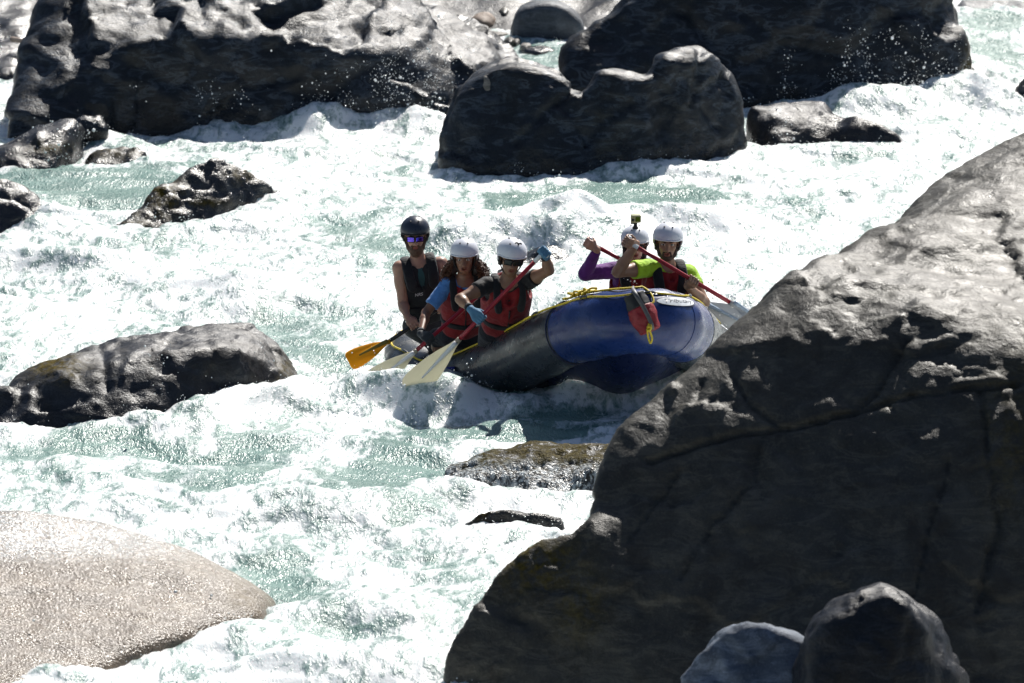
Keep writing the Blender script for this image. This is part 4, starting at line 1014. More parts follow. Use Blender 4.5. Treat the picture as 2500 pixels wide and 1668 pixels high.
paddle('red shafted paddle with grey blade held by the paddler in purple sleeves', GP_P['T'], GP_P['N'], GP_P['E'], v3(-.5, -.2, .8), (M_red_sh, M_wh, M_greyb), w=.118, spine=(M_bluest, .85), mark=('bars', .62, .055, .012, M_print))
# ------------------------------------------------------------------ people
def skin(name, c):
    n = NT(name); c = np.array(c)
    col = n.mix(n.ramp(n.noise(18, 4), [(.35, 0), (.65, 1)]), tuple(c * .88), tuple(np.minimum(c * 1.1, 1)))
    n.set(Base_Color=col, Roughness=.45, Subsurface_Weight=.12, Normal=n.bump(n.noise(180, 3), .12, .002))
    n.b.inputs['Subsurface Radius'].default_value = (1, .35, .2); n.b.inputs['Subsurface Scale'].default_value = .008
    return n.m
def cloth(name, c, var=.18, wr=.8):
    n = NT(name); c = np.array(c)
    col = n.mix(n.ramp(n.noise(7, 5), [(.35, 0), (.65, 1)]), tuple(c * (1 - var)), tuple(np.minimum(c * (1 + var), .95)))
    h = n.math('ADD', n.noise(11, 3, .5, dist=1.0), n.math('MULTIPLY', n.noise(240, 2), .08))
    n.set(Base_Color=col, Roughness=.75, Normal=n.bump(h, wr, .02)); n.b.inputs['Sheen Weight'].default_value = .15
    n.b.inputs['Specular IOR Level'].default_value = .3
    return n.m
M_vest = cloth('red_life_vest', (.20, .006, .010)); M_vblack = cloth('black_life_vest', (.010, .011, .014), .3, .5)
M_navy = cloth('navy_trousers', (.008, .010, .018), .3); M_sblack = cloth('black_shirt', (.010, .010, .012), .3)
M_sblue = cloth('sky_blue_shirt', (.07, .21, .50), .15); M_lime = cloth('lime_shirt', (.36, .62, .02), .15); M_purple = cloth('purple_shirt', (.12, .022, .19), .2); M_teal = cloth('teal_tank_top', (.02, .07, .075), .2)
M_shorts = cloth('grey_shorts', (.03, .032, .04), .3)
M_helmw = simple('white_helmet_shell', (.66, .68, .74), .38, var=.03, bump=.05); M_helmk = simple('dark_navy_helmet_shell', (.020, .027, .046), .33, var=.1, bump=.05)
M_eye = simple('eye_white', (.6, .58, .55), .2, bump=0); M_iris = simple('dark_iris', (.02, .012, .008), .15, bump=0)
M_lens = simple('mirror_violet_lens', (.16, .10, .75), .08, metal=.9, bump=0, var=.5, vscale=60); M_dlens = simple('dark_lens', (.012, .012, .014), .08, bump=0)
M_glb = cloth('blue_glove', (.075, .19, .31), .15, .4); M_glk = cloth('dark_glove', (.025, .03, .036), .2, .4)
M_hair = simple('dark_hair', (.014, .009, .007), .5, bump=.6, bscale=60, bdist=.01); M_curl = simple('brown_curly_hair', (.085, .035, .016), .5, bump=0); M_beard = simple('brown_beard', (.075, .035, .018), .6, bump=.8, bscale=140, bdist=.006)
M_label = simple('white_label', (.6, .6, .6), .5, bump=0); M_teeth = simple('teeth', (.7, .66, .58), .3, bump=0)
LIPS = {}

def hand_prims(C, ax, E, hint, idx_sign, r0=.0165, sc=1.0):
    """fingers closed round a bar through C along ax; E is the elbow. returns wrist and list of capsules"""
    ax = nrm(ax); b = np.array(E) - C; b = nrm(b - ax * (b @ ax)); c = np.cross(ax, b)
    if c @ np.array(hint) < 0: c = -c
    pr = []; s = sc
    wr = C + c * .030 * s + b * .088 * s
    offs = [.034, .012, -.010, -.031]; fl = [.95, 1.05, 1.0, .82]; fr = [.0098, .0102, .0097, .0086]
    for o, l, r in zip(offs, fl, fr):
        a0 = C + ax * (o * idx_sign * s)
        def q(th, R): return a0 + (c * math.cos(th) - b * math.sin(th)) * R
        R1 = r0 + r * s + .001
        k0 = a0 + c * (R1 + .006) * 1.0 + b * .012 * s
        kn = [k0, q(R_(52), R1 + .004), q(R_(52 + 85 * l), R1), q(R_(52 + 145 * l), R1)]
        pr.append((wr * .35 + k0 * .65 - c * .004, k0, .0135 * s, .0118 * s, .010))
        for i in range(3): pr.append((kn[i], kn[i + 1], (r + .0012 - i * .0010) * s, (r + .0002 - i * .0010) * s, .0025))
    for o in (.026, .0, -.024):
        pr.append((wr, C + ax * (o * idx_sign * s) + c * .030 * s + b * .018 * s, .020 * s, .0145 * s, .016))
    t0 = C + c * .026 * s + b * .060 * s + ax * (.018 * idx_sign * s); t1 = C + c * .012 * s + b * .034 * s + ax * (.042 * idx_sign * s)
    t2 = C - c * .012 * s + b * (r0 + .010) + ax * (.046 * idx_sign * s); t3 = C - c * (r0 + .012) - b * .004 + ax * (.036 * idx_sign * s)
    pr += [(t0, t1, .0165 * s, .0125 * s, .008), (t1, t2, .0120 * s, .0105 * s, .004), (t2, t3, .0102 * s, .0085 * s, .003)]
    return wr, pr

def person(label, sp):
    A = lambda k: np.array(sp[k], float)
    nk, pv, SL, SR, EL, ER = map(A, ('neck', 'pelvis', 'SL', 'SR', 'EL', 'ER'))
    H = A('head'); f = nrm(A('face')); up = nrm(A('up') - f * (A('up') @ f)); rt = np.cross(up, f) * -1   # rt: image right when facing the camera
    if rt @ RT < 0: rt = -rt
    s = sp.get('hs', 1.06)
    HM = np.stack([rt, f, up])
    hp = lambda x, y, z: H + s * (x * rt + y * f + z * up)
    root = empty('person', tuple(pv), label, 'person', 'crew of the raft')
    U = nrm(nk - pv); Rr = SR - SL; Rr = nrm(Rr - U * (Rr @ U)); Fd = np.cross(U, Rr)
    if Fd @ FW > 0: Fd = -Fd
    TM = np.stack([Rr, Fd, U]); Lt = np.linalg.norm(nk - pv); O = (nk + pv) / 2
    tp = lambda x, y, z: O + x * Rr + y * Fd + z * Lt * U
    g = sp.get('girth', 1.0)
    # hands
    wl, pl = hand_prims(A('CL'), A('axL'), EL, sp['hintL'], sp.get('isL', 1), sc=sp.get('hsc', 1.0)); wr_, prr = hand_prims(A('CR'), A('axR'), ER, sp['hintR'], sp.get('isR', 1), sc=sp.get('hsc', 1.0))
    hips = [pv - Rr * .10, pv + Rr * .10]
    knees = [A('KL'), A('KR')]; ank = [A('AL'), A('AR')]
    pts = np.array([H + s * .2 * up, H - s * .2 * rt, H + s * .2 * rt, H + f * .2, H - f * .2, pv, SL, SR, EL, ER, wl, wr_, A('CL'), A('CR')] + knees + ank)
    h = .0062
    F = Field(pts.min(0) - .16, pts.max(0) + .16, h)
    sh = sp.get('shw', 1.0)
    # torso
    F.ell(tp(0, 0, .18), (.155 * g, .105 * g, .36 * Lt), .03, M=TM); F.ell(tp(0, .0, -.2), (.135 * g, .10 * g, .38 * Lt), .05, M=TM); F.ell(pv, (.155 * g, .115 * g, .12), .05, M=TM)
    F.cone(nk - U * .035, SL, .062, .052, .04); F.cone(nk - U * .035, SR, .062, .052, .04)
    F.cone(nk - U * .03, hp(0, -.012, -.06), .060, .054, .02)
    ra = sp.get('arm', 1.0)
    for S_, E_, W_ in ((SL, EL, wl), (SR, ER, wr_)):
        d = nrm(E_ - S_)
        F.cone(S_, S_ + (E_ - S_) * .45, .056 * ra, .049 * ra, .03); F.cone(S_ + (E_ - S_) * .35, E_, .049 * ra, .040 * ra, .025)
        m_ = E_ + (W_ - E_) * .3
        F.cone(E_, m_, .040 * ra, .041 * ra, .015); F.cone(m_, W_, .041 * ra, .0255 * ra, .015)
    for S_, K_, A_ in zip(hips, knees, ank):
        F.cone(S_, K_, .085, .056, .03); F.cone(K_, K_ + (A_ - K_) * .35, .054, .055, .02); F.cone(K_ + (A_ - K_) * .35, A_, .055, .036, .02)
        fo = nrm((A_ - CAM) * 0 + Fd - U * .2); F.cone(A_, A_ + fo * .13, .036, .028, .02)
    for (a, b, r1, r2, k) in pl + prr: F.cone(a, b, r1, r2, k)
    # head
    E3 = lambda x, y, z, r, k=.01, op='u': F.ell(hp(x, y, z), np.array(r) * s, k, op, HM)
    E3(0, -.012, .042, (.076, .094, .086)); E3(0, .018, -.03, (.060, .072, .088), .025); E3(0, .045, -.088, (.032, .032, .028), .025)
    E3(0, .030, -.062, (.047, .055, .04), .02)
    for q in (-1, 1):
        E3(.034 * q, .060, -.012, (.028, .022, .024), .015); E3(.033 * q, .073, .034, (.026, .014, .008), .012)
        E3(.0315 * q, .098, .014, (.017, .016, .011), .008, 's'); E3(.080 * q, -.006, .0, (.010, .020, .032), .006)
        E3(.012 * q, .098, -.030, (.0085, .010, .008), .006)
    F.cone(hp(0, .082, .016), hp(0, .108, -.024), .009 * s, .0125 * s, .010)
    op_ = sp.get('mouth', .006)
    E3(0, .089, -.0505, (.023, .010, .0055), .004); E3(0, .087, -.0605 - op_, (.021, .010, .0065), .004)
    if op_ > .003: E3(0, .096, -.055 - op_ / 2, (.018, .022, .003 + op_ * .5), .003, 's')
    V, Q = F.mesh(); V = relax(V, Q, 1, .3)
    fc = V[Q].mean(1); lq = (fc - H) @ HM.T / s
    li = ((np.abs(lq[:, 0]) < .024) & (lq[:, 2] < -.0455) & (lq[:, 2] > -.0685 - op_) & (lq[:, 1] > .083)).astype(int)
    lips = simple('lips_' + sp['id'], tuple(np.array(sp['skin']) * np.array([.80, .48, .50])), .35, bump=0)
    attach(np_mesh('body', V, Q, [sp['skinm'], lips], mat_idx=li), root)
    # eyes and brows
    for q in (-1, 1):
        if not sp.get('glasses'):
            Fe = Field(hp(.0315 * q, .075, .013) - .03, hp(.0315 * q, .075, .013) + .03, .0025)
            Fe.ell(hp(.0315 * q, .0765, .013), np.array((.0145, .0125, .0085)) * s, 0, 'u', HM); ey = field_obj('eye', Fe, M_eye, root)
            Fi = Field(hp(.0315 * q, .085, .013) - .015, hp(.0315 * q, .085, .013) + .015, .0018)
            Fi.ell(hp(.0315 * q + sp.get('gaze', 0), .0855, .0135), np.array((.0065, .0045, .0068)) * s, 0, 'u', HM); field_obj('iris', Fi, M_iris, root)
        br = catmull([hp(.014 * q, .089, .030), hp(.032 * q, .088, .036), hp(.050 * q, .072, .031)], 8)
        tube('eyebrow', br, np.linspace(.0045, .0022, 8) * s, M_hair, root, 6)
    if op_ > .003:
        Ft = Field(hp(0, .08, -.055) - .03, hp(0, .08, -.055) + .03, .003)
        Ft.ell(hp(0, .0775, -.0535), np.array((.016, .009, .0035)) * s, 0, 'u', HM); field_obj('teeth', Ft, M_teeth, root)
    # helmet
    hm, tilt = sp['helmet'], 0
    Fh = Field(H - .24, H + .24, .0065)
    hr = np.array((.112, .128, .108)) * s; hc = hp(0, -.008, .046)
    Fh.ell(hc, hr, 0, 'u', HM)
    Fh.all(lambda p: -sd_ell(p, hc, hr - .014, HM), 'i')
    def cut(p):
        q = (p - H) @ HM.T / s
        line = .050 - .075 * sstep(.055, -.02, q[..., 1]) + .006 * np.cos(q[..., 0] * 20)
        return ((line - q[..., 2]) * .8 * s).astype(np.float32)
    Fh.all(cut, 'i')
    helm = field_obj('helmet', Fh, hm, root, 2)
    rim = []
    for t in np.linspace(-1.9, 1.9, 30):
        x = .1125 * math.sin(t); y = .128 * math.cos(t) - .008; z = .050 - .075 * float(sstep(.055, -.02, np.array(y))) + .006 * math.cos(x * 20)
        zz = (z - .046) / .108; sc2 = math.sqrt(max(1 - zz * zz, 0)); rim.append(hp(x * sc2, (y + .008) * sc2 - .008, z))
    tube('rim_trim', rim, .0055 * s, sp.get('rim', hm), helm, 8)
    for vx, vy in ((-.030, .045), (.030, .045), (-.032, -.03), (.032, -.03)):
        zz = .046 + .108 * math.sqrt(max(0, 1 - (vx / .112) ** 2 - ((vy + .008) / .128) ** 2))
        Fv = Field(hp(vx, vy, zz) - .03, hp(vx, vy, zz) + .03, .003); Fv.ell(hp(vx, vy, zz), np.array((.007, .016, .004)) * s, 0, 'u', HM); field_obj('vent', Fv, M_vblack, helm)
    for q in (-1, 1):
        st = catmull([hp(.090 * q, .018, .02), hp(.081 * q, .022, -.03), hp(.060 * q, .030, -.078), hp(.030 * q, .04, -.110), hp(0, .045, -.119)], 16)
        tube('chin_strap', st, .0048 * s, M_vblack, helm, 6)
        Fp = Field(hp(.085 * q, -.01, -.01) - .06, hp(.085 * q, -.01, -.01) + .06, .006); Fp.ell(hp(.086 * q, -.022, -.008), np.array((.014, .032, .042)) * s, 0, 'u', HM); field_obj('ear_pad', Fp, M_vblack, helm)
    # clothes --------------------------------------------------
    def torso_d(p, add):
        a = sd_ell(p, tp(0, 0, .18), np.array((.155 * g + add, .105 * g + add, .36 * Lt + add)), TM); b = sd_ell(p, tp(0, 0, -.2), np.array((.135 * g + add, .10 * g + add, .38 * Lt + add)), TM)
        k = .06; hh = np.clip(.5 + .5 * (a - b) / k, 0, 1); return a * (1 - hh) + b * hh - k * hh * (1 - hh)
    tb = np.array([SL, SR, nk, pv]); lo, hi = tb.min(0) - .24, tb.max(0) + .24
    loc = lambda p: (p - O) @ TM.T
    # shirt
    Fs = Field(np.minimum(lo, pts[6:12].min(0) - .1), np.maximum(hi, pts[6:12].max(0) + .1), .008)
    Fs.all(lambda p: torso_d(p, .010).astype(np.float32), 'u')
    if sp['sleeve'] > 0:
        Fs.cone(nk - U * .045, SL, .066, .060, .03); Fs.cone(nk - U * .045, SR, .066, .060, .03)
        for S_, E_, W_ in ((SL, EL, wl), (SR, ER, wr_)):
            fr = min(sp['sleeve'], 1)
            if sp['sleeve'] > 1:
                Fs.cone(S_, E_, .064 * ra, .055 * ra, .03); Fs.cone(E_, E_ + (W_ - E_) * .93, .057 * ra, .037 * ra, .02, flat=True)
            else: Fs.cone(S_, S_ + (E_ - S_) * fr, .066 * ra, .066 * ra, .03, flat=True)
        wv = lambda p: (.004 * pn3(p[..., 0] * 22, p[..., 1] * 22, p[..., 2] * 30)).astype(np.float32)
        sl_, pp = Fs.sub(Fs.lo, Fs.lo + Fs.n * Fs.h); bd_ = np.abs(Fs.D) < .03; Fs.D[bd_] += wv(pp[bd_])
    else:
        Fs.cone(nk - U * .05 - Rr * .02, SL * .75 + nk * .25, .058, .050, .03); Fs.cone(nk - U * .05 + Rr * .02, SR * .75 + nk * .25, .058, .050, .03)
        Fs.cone(SL - Rr * .02 - U * .04, SL - Rr * .25 + U * .0, .075, .075, .01, 's'); Fs.cone(SR + Rr * .02 - U * .04, SR + Rr * .25, .075, .075, .01, 's')
    Fs.cone(nk + Fd * .02 + U * .012, hp(0, 0, -.02), 0.058 if sp['sleeve'] else .070, .075, .008, 's')
    field_obj('shirt', Fs, sp['shirt'], root)
    # vest
    Fv = Field(lo, hi, .0075)
    def vest(p):
        q = loc(p); z = q[..., 2] / Lt
        d = torso_d(p, .042)
        pan = .007 * np.cos(q[..., 0] * 38) * (q[..., 1] > 0) + .006 * np.cos(z * 17)
        d = d - pan * .6 + .003 * pn3(p[..., 0] * 18, p[..., 1] * 18, p[..., 2] * 18)
        return np.maximum(np.maximum(d, (z - .50) * Lt), (sp.get('vlow', -.40) - z) * Lt).astype(np.float32)
    Fv.all(vest, 'u')
    for S_, sg in ((SL, -1), (SR, 1)):
        Fv.cone(S_ - U * .075 + Rr * sg * sp.get('hx', .005), S_ - U * .04 + Rr * sg * .2, sp.get('hole', .074), .09, .02, 's')
    Fv.cone(tp(0, .0, .46) , tp(0, .03, .75), .082, .11, .015, 's'); Fv.cone(tp(0, .13, sp.get('vcut', .33)), tp(0, .16, .54), .022, .085, .02, 's')
    vest_o = field_obj('life_vest', Fv, sp['vest'], root, 2)
    for sg in (-1, 1):
        st = catmull([tp(.088 * sg, .15, .22), tp(.098 * sg, .125, .36), tp(.10 * sg, .055, .49), tp(.098 * sg, -.03, .52), tp(.09 * sg, -.11, .40), tp(.085 * sg, -.14, .25)], 22)
        Fst = Field(st.min(0) - .06, st.max(0) + .06, .0075)
        for a, b in zip(st[:-1], st[1:]):
            c_ = (a + b) / 2; Fst.put(np.minimum(a, b) - .06, np.maximum(a, b) + .06, lambda p, a=a, b=b: (np.maximum(sd_cone(p, a, b, sp.get('strapw', .038), sp.get('strapw', .038)), np.abs((p - a) @ nrm(np.cross(b - a, Rr))) - .017)).astype(np.float32), .012)
        field_obj('shoulder_strap', Fst, sp.get('strapm', M_vblack), vest_o)
    def band(z0, z1, add, m, nm):
        Fb = Field(lo, hi, .0075)
        Fb.all(lambda p: np.maximum(torso_d(p, .042 + add), np.abs(loc(p)[..., 2] / Lt - (z0 + z1) / 2) * Lt - (z1 - z0) / 2 * Lt).astype(np.float32), 'u'); return field_obj(nm, Fb, m, vest_o)
    band(-.20, -.115, .010, M_vblack, 'waist_belt')
    zp = []
    for z in np.linspace(-.36, .22, 16):
        y = .0
        for yy in np.arange(.30, .05, -.004):
            if torso_d(tp(0, yy, z)[None], .042)[0] < 0: y = yy; break
        zp.append(tp(0, y + .006, z))
    tube('zipper', zp, .006, M_vblack, vest_o, 6)
    def stick(x, z, wx, wz, m, nm, add=.012):
        y = .3
        for yy in np.arange(.32, .0, -.003):
            if torso_d(tp(x, yy, z)[None], .042)[0] < 0: y = yy; break
        c_ = tp(x, y + add - .004, z); Fb = Field(c_ - .07, c_ + .07, .004)
        Fb.all(lambda p: sd_box(p, c_, (wx, .007, wz), TM, .002).astype(np.float32), 'u'); return field_obj(nm, Fb, m, vest_o)
    stick(*sp.get('buckle', (.03, -.155)), .032, .020, M_vblack, 'buckle', .018); stick(*sp.get('vlabel', (.10, -.145)), .022, .010, M_label, 'size_label', .018)
    # trousers
    Fp = Field(np.minimum(pts.min(0), pv - .25) - .02, np.maximum(pts.max(0), pv + .25) * 0 + np.array([pts[:, 0].max(), pts[:, 1].max(), pv[2] + .2]) + .02, .010)
    Fp.ell(pv, (.168 * g, .128 * g, .125), .05, M=TM); Fp.ell(tp(0, 0, -.3), (.14 * g, .11 * g, .12), .04, M=TM)
    pf = sp.get('trouser', 1.0)
    for S_, K_, A_ in zip(hips, knees, ank):
        Fp.cone(S_, K_, .095, .066, .03)
        Fp.cone(K_, K_ + (A_ - K_) * max(pf, .12), .065, .058, .02, flat=True)
    field_obj('trousers', Fp, sp.get('pants', M_navy), root)
    # gloves
    for nm, pr_, W_, E_ in (('gloveL', pl, wl, EL), ('gloveR', prr, wr_, ER)):
        if sp.get(nm):
            pp = np.array([q[0] for q in pr_] + [q[1] for q in pr_]); Fg = Field(pp.min(0) - .04, pp.max(0) + .04, .0045)
            for i_, (a, b, r1, r2, k) in enumerate(pr_): Fg.cone(a, b, r1 + .003, r2 + .0028, k)
            Fg.cone(W_, W_ + nrm(E_ - W_) * .035, .029, .031, .01, flat=True)
            field_obj('glove', Fg, sp[nm], root)
            cu = [W_ + nrm(E_ - W_) * .018, W_ + nrm(E_ - W_) * .045]; tube('wristband', cu, .0345, M_vblack, root, 16)
    return dict(root=root, hp=hp, tp=tp, s=s, HM=HM, H=H, rt=rt, f=f, up=up, helm=helm, Lt=Lt, TM=TM, torso_d=torso_d, vest=vest_o, Fd=Fd, U=U, Rr=Rr)

def glasses(p, lens, frame, wrap=1.0):
    hp, s = p['hp'], p['s']; r = p['root']
    fr = None
    for q in (-1, 1):
        c = hp(.033 * q, .098, .012); Fg = Field(c - .06, c + .06, .003)
        M = np.stack([nrm(p['rt'] - p['f'] * .25 * q), nrm(p['f'] + p['rt'] * .25 * q), p['up']])
        Fg.all(lambda x: np.maximum(sd_box(x, c, np.array((.031, .006, .0225)) * s, M, .004), -sd_box(x, c, np.array((.026, .02, .018)) * s, M, .008)).astype(np.float32), 'u')
        o = field_obj('sunglasses_frame', Fg, frame, r)
        Fl = Field(c - .05, c + .05, .003); Fl.all(lambda x: sd_box(x, c, np.array((.0275, .004, .0195)) * s, M, .004).astype(np.float32), 'u'); attach_to = field_obj('sunglasses_lens', Fl, lens, r)
        tube('temple_arm', [hp(.062 * q, .088, .018), hp(.078 * q, .05, .020), hp(.083 * q, .0, .018)], .0035 * s, frame, r, 6)
    tube('bridge', [hp(-.008, .104, .018), hp(0, .108, .020), hp(.008, .104, .018)], .0035 * s, frame, r, 6)

yC, yB, yG, yY, yP = Y0, Y0 + .9, Y0 + 1.6, Y0 + .63, Y0 + 1.45
dn = lambda g: nrm(g['N'] - g['T'])
along = lambda g, t: g['T'] + (g['N'] - g['T']) * t
def tgrip_ax(g, td): a = dn(g); return nrm(np.array(td, float) - a * (np.array(td) @ a))
def at_u(g, u):                        # point of the shaft at a photo column
    ts = np.linspace(0, 1, 400); q = np.array([along(g, t) for t in ts]); uu, _ = proj(q); return q[int(np.argmin(np.abs(uu * D2O - u)))]
SK = dict(G=(.37, .20, .14), B=(.20, .095, .056), C=(.26, .14, .085), P=(.42, .22, .155), Y=(.31, .175, .112))
skm = {k: skin('skin_tone_' + k, c) for k, c in SK.items()}

man = person('person in black shirt, red vest, tilted white helmet and light blue gloves', dict(id='C', skin=SK['C'], skinm=skm['C'],
    head=P(1248, 631, yC), face=(.10, -1, -.28), up=(.10, .05, 1), neck=P(1241, 687, yC + .06), pelvis=P(1228, 805, yC + .50), SL=P(1189, 697, yC + .05), SR=P(1287, 688, yC + .10),
    EL=P(1124, 730, yC - .12), CL=at_u(GP_C, 1171), axL=dn(GP_C), hintL=(-.2, -1, .5), isL=-1, ER=P(1340, 660, yC - .15), CR=GP_C['T'], axR=tgrip_ax(GP_C, (.75, -.3, -.55)), hintR=(.5, -.6, .6), isR=1,
    KL=P(1185, 850, yC + .85), KR=P(1283, 795, yC + .48), AL=P(1190, 930, yC + 1.0), AR=P(1290, 905, yC + .75), helmet=M_helmw, sleeve=.42, shirt=M_sblack, vest=M_vest, gloveL=M_glb, gloveR=M_glb, mouth=.005, girth=1.06, buckle=(.035, -.10), vlabel=(.115, -.10), hsc=1.05, arm=1.02, vlow=-.42, strapw=.027))
girl = person('person with long curly brown hair, light blue sleeves and white helmet', dict(id='B', skin=SK['B'], skinm=skm['B'],
    head=P(1134, 629, yB), face=(-.05, -1, -.2), up=(0, .05, 1), neck=P(1134, 684, yB + .05), pelvis=P(1128, 818, yB + .36), SL=P(1094, 694, yB + .05), SR=P(1176, 692, yB + .10),
    EL=P(1040, 764, yB - .05), CL=at_u(GP_B, 1046), axL=dn(GP_B), hintL=(-.3, -1, .1), isL=-1, ER=P(1205, 745, yB + .25), CR=GP_B['T'], axR=tgrip_ax(GP_B, (.7, .2, .7)), hintR=(.3, -.6, .6), isR=1,
    KL=P(1066, 822, yB + .45), KR=P(1165, 840, yB + .55), AL=P(1078, 890, yB + .6), AR=P(1180, 915, yB + .8), helmet=M_helmw, sleeve=.75, shirt=M_sblue, vest=M_vest, gloveL=M_glk, gloveR=M_glk, mouth=.008, hs=1.02, girth=.95, arm=.9, trouser=.25, strapw=.027))
guide = person('bearded person in a dark helmet, mirrored violet sunglasses and black vest at the stern', dict(id='G', skin=SK['G'], skinm=skm['G'],
    head=P(1014, 577, yG), face=(.0, -1, -.18), up=(-.03, .05, 1), neck=P(1020, 636, yG + .05), pelvis=P(1040, 792, yG + .2), SL=P(976, 655, yG + .02), SR=P(1076, 645, yG + .08),
    EL=P(984, 742, yG - .02), CL=at_u(GP_G, 1009), axL=dn(GP_G), hintL=(-.3, -1, .1), isL=-1, ER=P(1096, 728, yG - .02), CR=GP_G['T'], axR=tgrip_ax(GP_G, (.5, .2, .8)), hintR=(.2, -1, .1), isR=1,
    KL=P(1060, 838, yG + .15), KR=P(1115, 830, yG + .3), AL=P(1075, 900, yG + .3), AR=P(1130, 900, yG + .5), helmet=M_helmk, rim=M_vblack, sleeve=0, shirt=M_teal, vest=M_vblack, strapm=M_vblack, mouth=.004, girth=1.02, vcut=.2, arm=1.02, glasses=1, hs=1.07, pants=M_shorts, trouser=.8, buckle=(-.02, -.30), vlabel=(.3, -.7)))
lime = person('person in lime shirt, red vest and white helmet at the bow', dict(id='Y', skin=SK['Y'], skinm=skm['Y'],
    head=P(1630, 594, yY), face=(-.04, -1, -.12), up=(.05, .05, 1), neck=P(1630, 650, yY + .05), pelvis=P(1622, 785, yY + .2), SL=P(1583, 655, yY + .0), SR=P(1680, 668, yY + .10),
    EL=P(1508, 664, yY - .2), CL=GP_Y['T'], axL=tgrip_ax(GP_Y, (-.5, -.2, .8)), hintL=(-.3, -.9, .3), isL=1, ER=P(1719, 738, yY - .05), CR=at_u(GP_Y, 1693), axR=dn(GP_Y), hintR=(.4, -1, .1), isR=-1,
    KL=P(1560, 805, yY + .1), KR=P(1640, 810, yY + .0), AL=P(1540, 880, yY + .2), AR=P(1620, 880, yY + .15), helmet=M_helmw, sleeve=.48, shirt=M_lime, vest=M_vest, mouth=.004, girth=1.04, arm=1.12, hsc=1.05, buckle=(.03, -.02), vlabel=(.045, -.02), hs=1.08, hole=.05, hx=.06, vcut=.40))
purp = person('person in long purple sleeves with a small camera on the white helmet', dict(id='P', skin=SK['P'], skinm=skm['P'],
    head=P(1550, 598, yP), face=(.05, -1, -.15), up=(.0, .05, 1), neck=P(1547, 648, yP + .05), pelvis=P(1543, 772, yP + .2), SL=P(1500, 660, yP + .0), SR=P(1594, 656, yP + .08),
    EL=P(1430, 668, yP - .12), CL=GP_P['T'], axL=tgrip_ax(GP_P, (-.5, -.2, .8)), hintL=(-.5, -.8, .3), isL=1, ER=P(1625, 715, yP + .05), CR=at_u(GP_P, 1640), axR=dn(GP_P), hintR=(.4, -1, .1), isR=-1,
    KL=P(1490, 805, yP + .1), KR=P(1560, 810, yP - .05), AL=P(1470, 870, yP + .1), AR=P(1540, 870, yP), helmet=M_helmw, sleeve=1.5, shirt=M_purple, vest=M_vest, mouth=.005, girth=1.02, arm=1.05, glasses=1, hs=1.03, buckle=(.02, -.16)))
glasses(guide, M_lens, M_vblack); glasses(purp, M_dlens, M_vblack)
# dark glasses under the tilted helmet
glasses(man, M_dlens, M_vblack)
# beards
def beard(p, m, full):
    hp, s, HM = p['hp'], p['s'], p['HM']; H = p['H']
    F = Field(H - .17, H + .17, .0055)
    F.ell(hp(0, .034, -.080), np.array((.061, .066, .054) if full else (.051, .055, .036)) * s, .01, 'u', HM); F.ell(hp(0, .048, -.108 if full else -.095), np.array((.042, .043, .046) if full else (.034, .036, .026)) * s, .02, 'u', HM)
    for q in (-1, 1): F.cone(hp(.066 * q, .0, -.015), hp(.05 * q, .04, -.07), .017 * s, .022 * s, .02)
    F.cone(hp(-.026, .088, -.0455), hp(.026, .088, -.0455), .0065 * s, .0065 * s, .006); 
    for q in (-1, 1): F.cone(hp(.026 * q, .086, -.046), hp(.032 * q, .075, -.075), .0065 * s, .009 * s, .008)
    F.ell(hp(0, .094, -.060), np.array((.021, .03, .0105)) * s, .004, 's', HM)
    sl_, pp = F.sub(F.lo, F.lo + F.n * F.h); bd = np.abs(F.D) < .02; F.D[bd] += (.004 * fbm3(pp[bd], 70, 2)).astype(np.float32)
    field_obj('beard', F, m, p['root'])
beard(guide, M_beard, True); beard(lime, simple('dark_stubble', (.05, .028, .018), .6, bump=.6), False)
# hair
def curls(p, n, spread, m):
    hp, s = p['hp'], p['s']; r = np.random.RandomState(3); G = []
    for k in range(n):
        q = 1 if r.rand() < .5 else -1
        a = r.rand(); st = np.array([.082 * q, -.055 + .075 * a, -.005 - .02 * r.rand()])
        en = np.array([(.105 + spread * r.rand()) * q, -.06 + .09 * a + r.normal(0, .015), -.125 - .075 * r.rand()])
        t = np.linspace(0, 1, 22); ph = r.rand() * 6; tr = r.uniform(3, 5.5); am = .010 + .008 * r.rand()
        c = st[None] * (1 - t)[:, None] + en[None] * t[:, None]; c[:, 0] += q * .03 * np.sin(t * math.pi) * r.rand()
        c[:, 0] += am * np.cos(ph + t * tr * 6.28) * t ** .5; c[:, 1] += am * np.sin(ph + t * tr * 6.28) * t ** .5; c[:, 2] += am * .4 * np.cos(ph * 2 + t * tr * 5)
        G.append(tube_geo(np.array([hp(*x) for x in c]), np.linspace(.0040, .0022, 22), 5))
    V, F = merge_geo(G); attach(np_mesh('hair', V, fix_faces(F), [m]), p['root'])
    Fm = Field(p['H'] - .28, p['H'] + .2, .009)
    for q in (-1, 1): Fm.cone(hp(.080 * q, -.02, .02), hp(.092 * q, -.025, -.115), .030 * s, .040 * s, .02)
    Fm.cone(hp(0, -.07, .02), hp(0, -.085, -.12), .07 * s, .07 * s, .02)
    sl_, pp = Fm.sub(Fm.lo, Fm.lo + Fm.n * Fm.h); bd = np.abs(Fm.D) < .03; Fm.D[bd] += (.010 * fbm3(pp[bd], 30, 3)).astype(np.float32)
    field_obj('hair_mass', Fm, M_hair, p['root'])
curls(girl, 260, .085, M_curl)
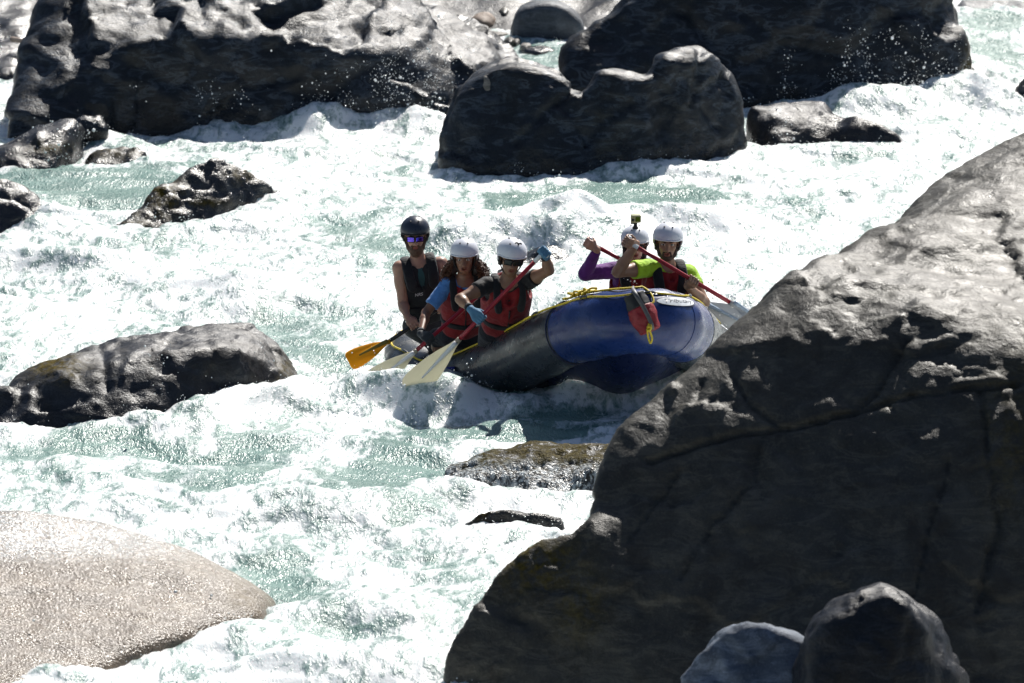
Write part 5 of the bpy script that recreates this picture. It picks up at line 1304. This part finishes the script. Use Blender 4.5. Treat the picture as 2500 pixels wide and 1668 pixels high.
def back_hair(p, side_len):
    hp, s = p['hp'], p['s']; Fm = Field(p['H'] - .28, p['H'] + .2, .008)
    for q in (-1, 1): Fm.cone(hp(.076 * q, -.02, .02), hp(.074 * q, -.015, side_len), .022 * s, .020 * s, .02)
    Fm.cone(hp(0, -.06, .02), hp(0, -.06, side_len), .068 * s, .05 * s, .02)
    sl_, pp = Fm.sub(Fm.lo, Fm.lo + Fm.n * Fm.h); bd = np.abs(Fm.D) < .03; Fm.D[bd] += (.005 * fbm3(pp[bd], 40, 3)).astype(np.float32)
    field_obj('hair', Fm, M_hair, p['root'])
back_hair(purp, -.13); back_hair(man, -.05); back_hair(lime, -.045); back_hair(guide, -.03)
# lettering on the guide's chest
def chest_text(p, txt, x, z, size, m):
    cu = bpy.data.curves.new('txt', 'FONT'); cu.body = txt; cu.size = size; cu.align_x = 'CENTER'; cu.align_y = 'CENTER'; cu.extrude = .001; cu.shear = .2
    o = bpy.data.objects.new('txt', cu); COL.objects.link(o); bpy.context.view_layer.update()
    me = bpy.data.meshes.new_from_object(o.evaluated_get(bpy.context.evaluated_depsgraph_get())); bpy.data.objects.remove(o)
    V = np.array([v.co[:] for v in me.vertices]); tp = p['tp']
    y = .3
    for yy in np.arange(.32, 0, -.003):
        if p['torso_d'](tp(x, yy, z)[None], .052)[0] < 0: y = yy; break
    W = np.array([tp(x + a[0], y + a[2], z + a[1] / p['Lt']) for a in V])
    for v, q in zip(me.vertices, W): v.co = q
    ob = bpy.data.objects.new('vest_lettering', me); me.materials.append(m); COL.objects.link(ob)
    ob.parent = p['vest']; ob.data.transform(Matrix.Translation(-Vector(p['root'].location)))
chest_text(guide, 'NRS', -.045, .10, .036, M_label)
# helmet camera
def helmet_cam(p):
    hp, s = p['hp'], p['s']; root = p['root']
    body_m = simple('pale_camera_housing', (.42, .42, .24), .3, bump=0); scr = simple('olive_camera_screen', (.09, .14, .012), .1, bump=0)
    c = hp(.002, .02, .225); F = Field(c - .07, c + .07, .0035)
    F.all(lambda x: sd_box(x, c, (.041, .022, .032), p['HM'], .006).astype(np.float32), 'u'); b = field_obj('action_camera', F, body_m, root)
    c2 = hp(.018, .042, .226); F = Field(c2 - .05, c2 + .05, .003); F.all(lambda x: sd_box(x, c2, (.020, .006, .020), p['HM'], .003).astype(np.float32), 'u'); field_obj('camera_screen', F, scr, b)
    c3 = hp(-.022, .042, .218); F = Field(c3 - .03, c3 + .03, .0025); F.ell(c3, (.012, .008, .012), 0, 'u', p['HM']); field_obj('camera_lens', F, M_dlens, b)
    tube('camera_mount', [hp(0, .02, .145), hp(0, .02, .165), hp(0, .02, .195)], [.028, .014, .013], M_black, b, 12)
    tube('mount_screw', [hp(-.036, .02, .186), hp(.014, .02, .186)], .007, M_black, b, 10)
helmet_cam(purp)
# small broken camera bracket on the tilted helmet
hp = man['hp']
tube('helmet_bracket', catmull([hp(.005, .05, .150), hp(.016, .055, .158), hp(.03, .05, .148), hp(.045, .045, .150), hp(.052, .045, .142)], 16), .006, M_vblack, man['root'], 8)
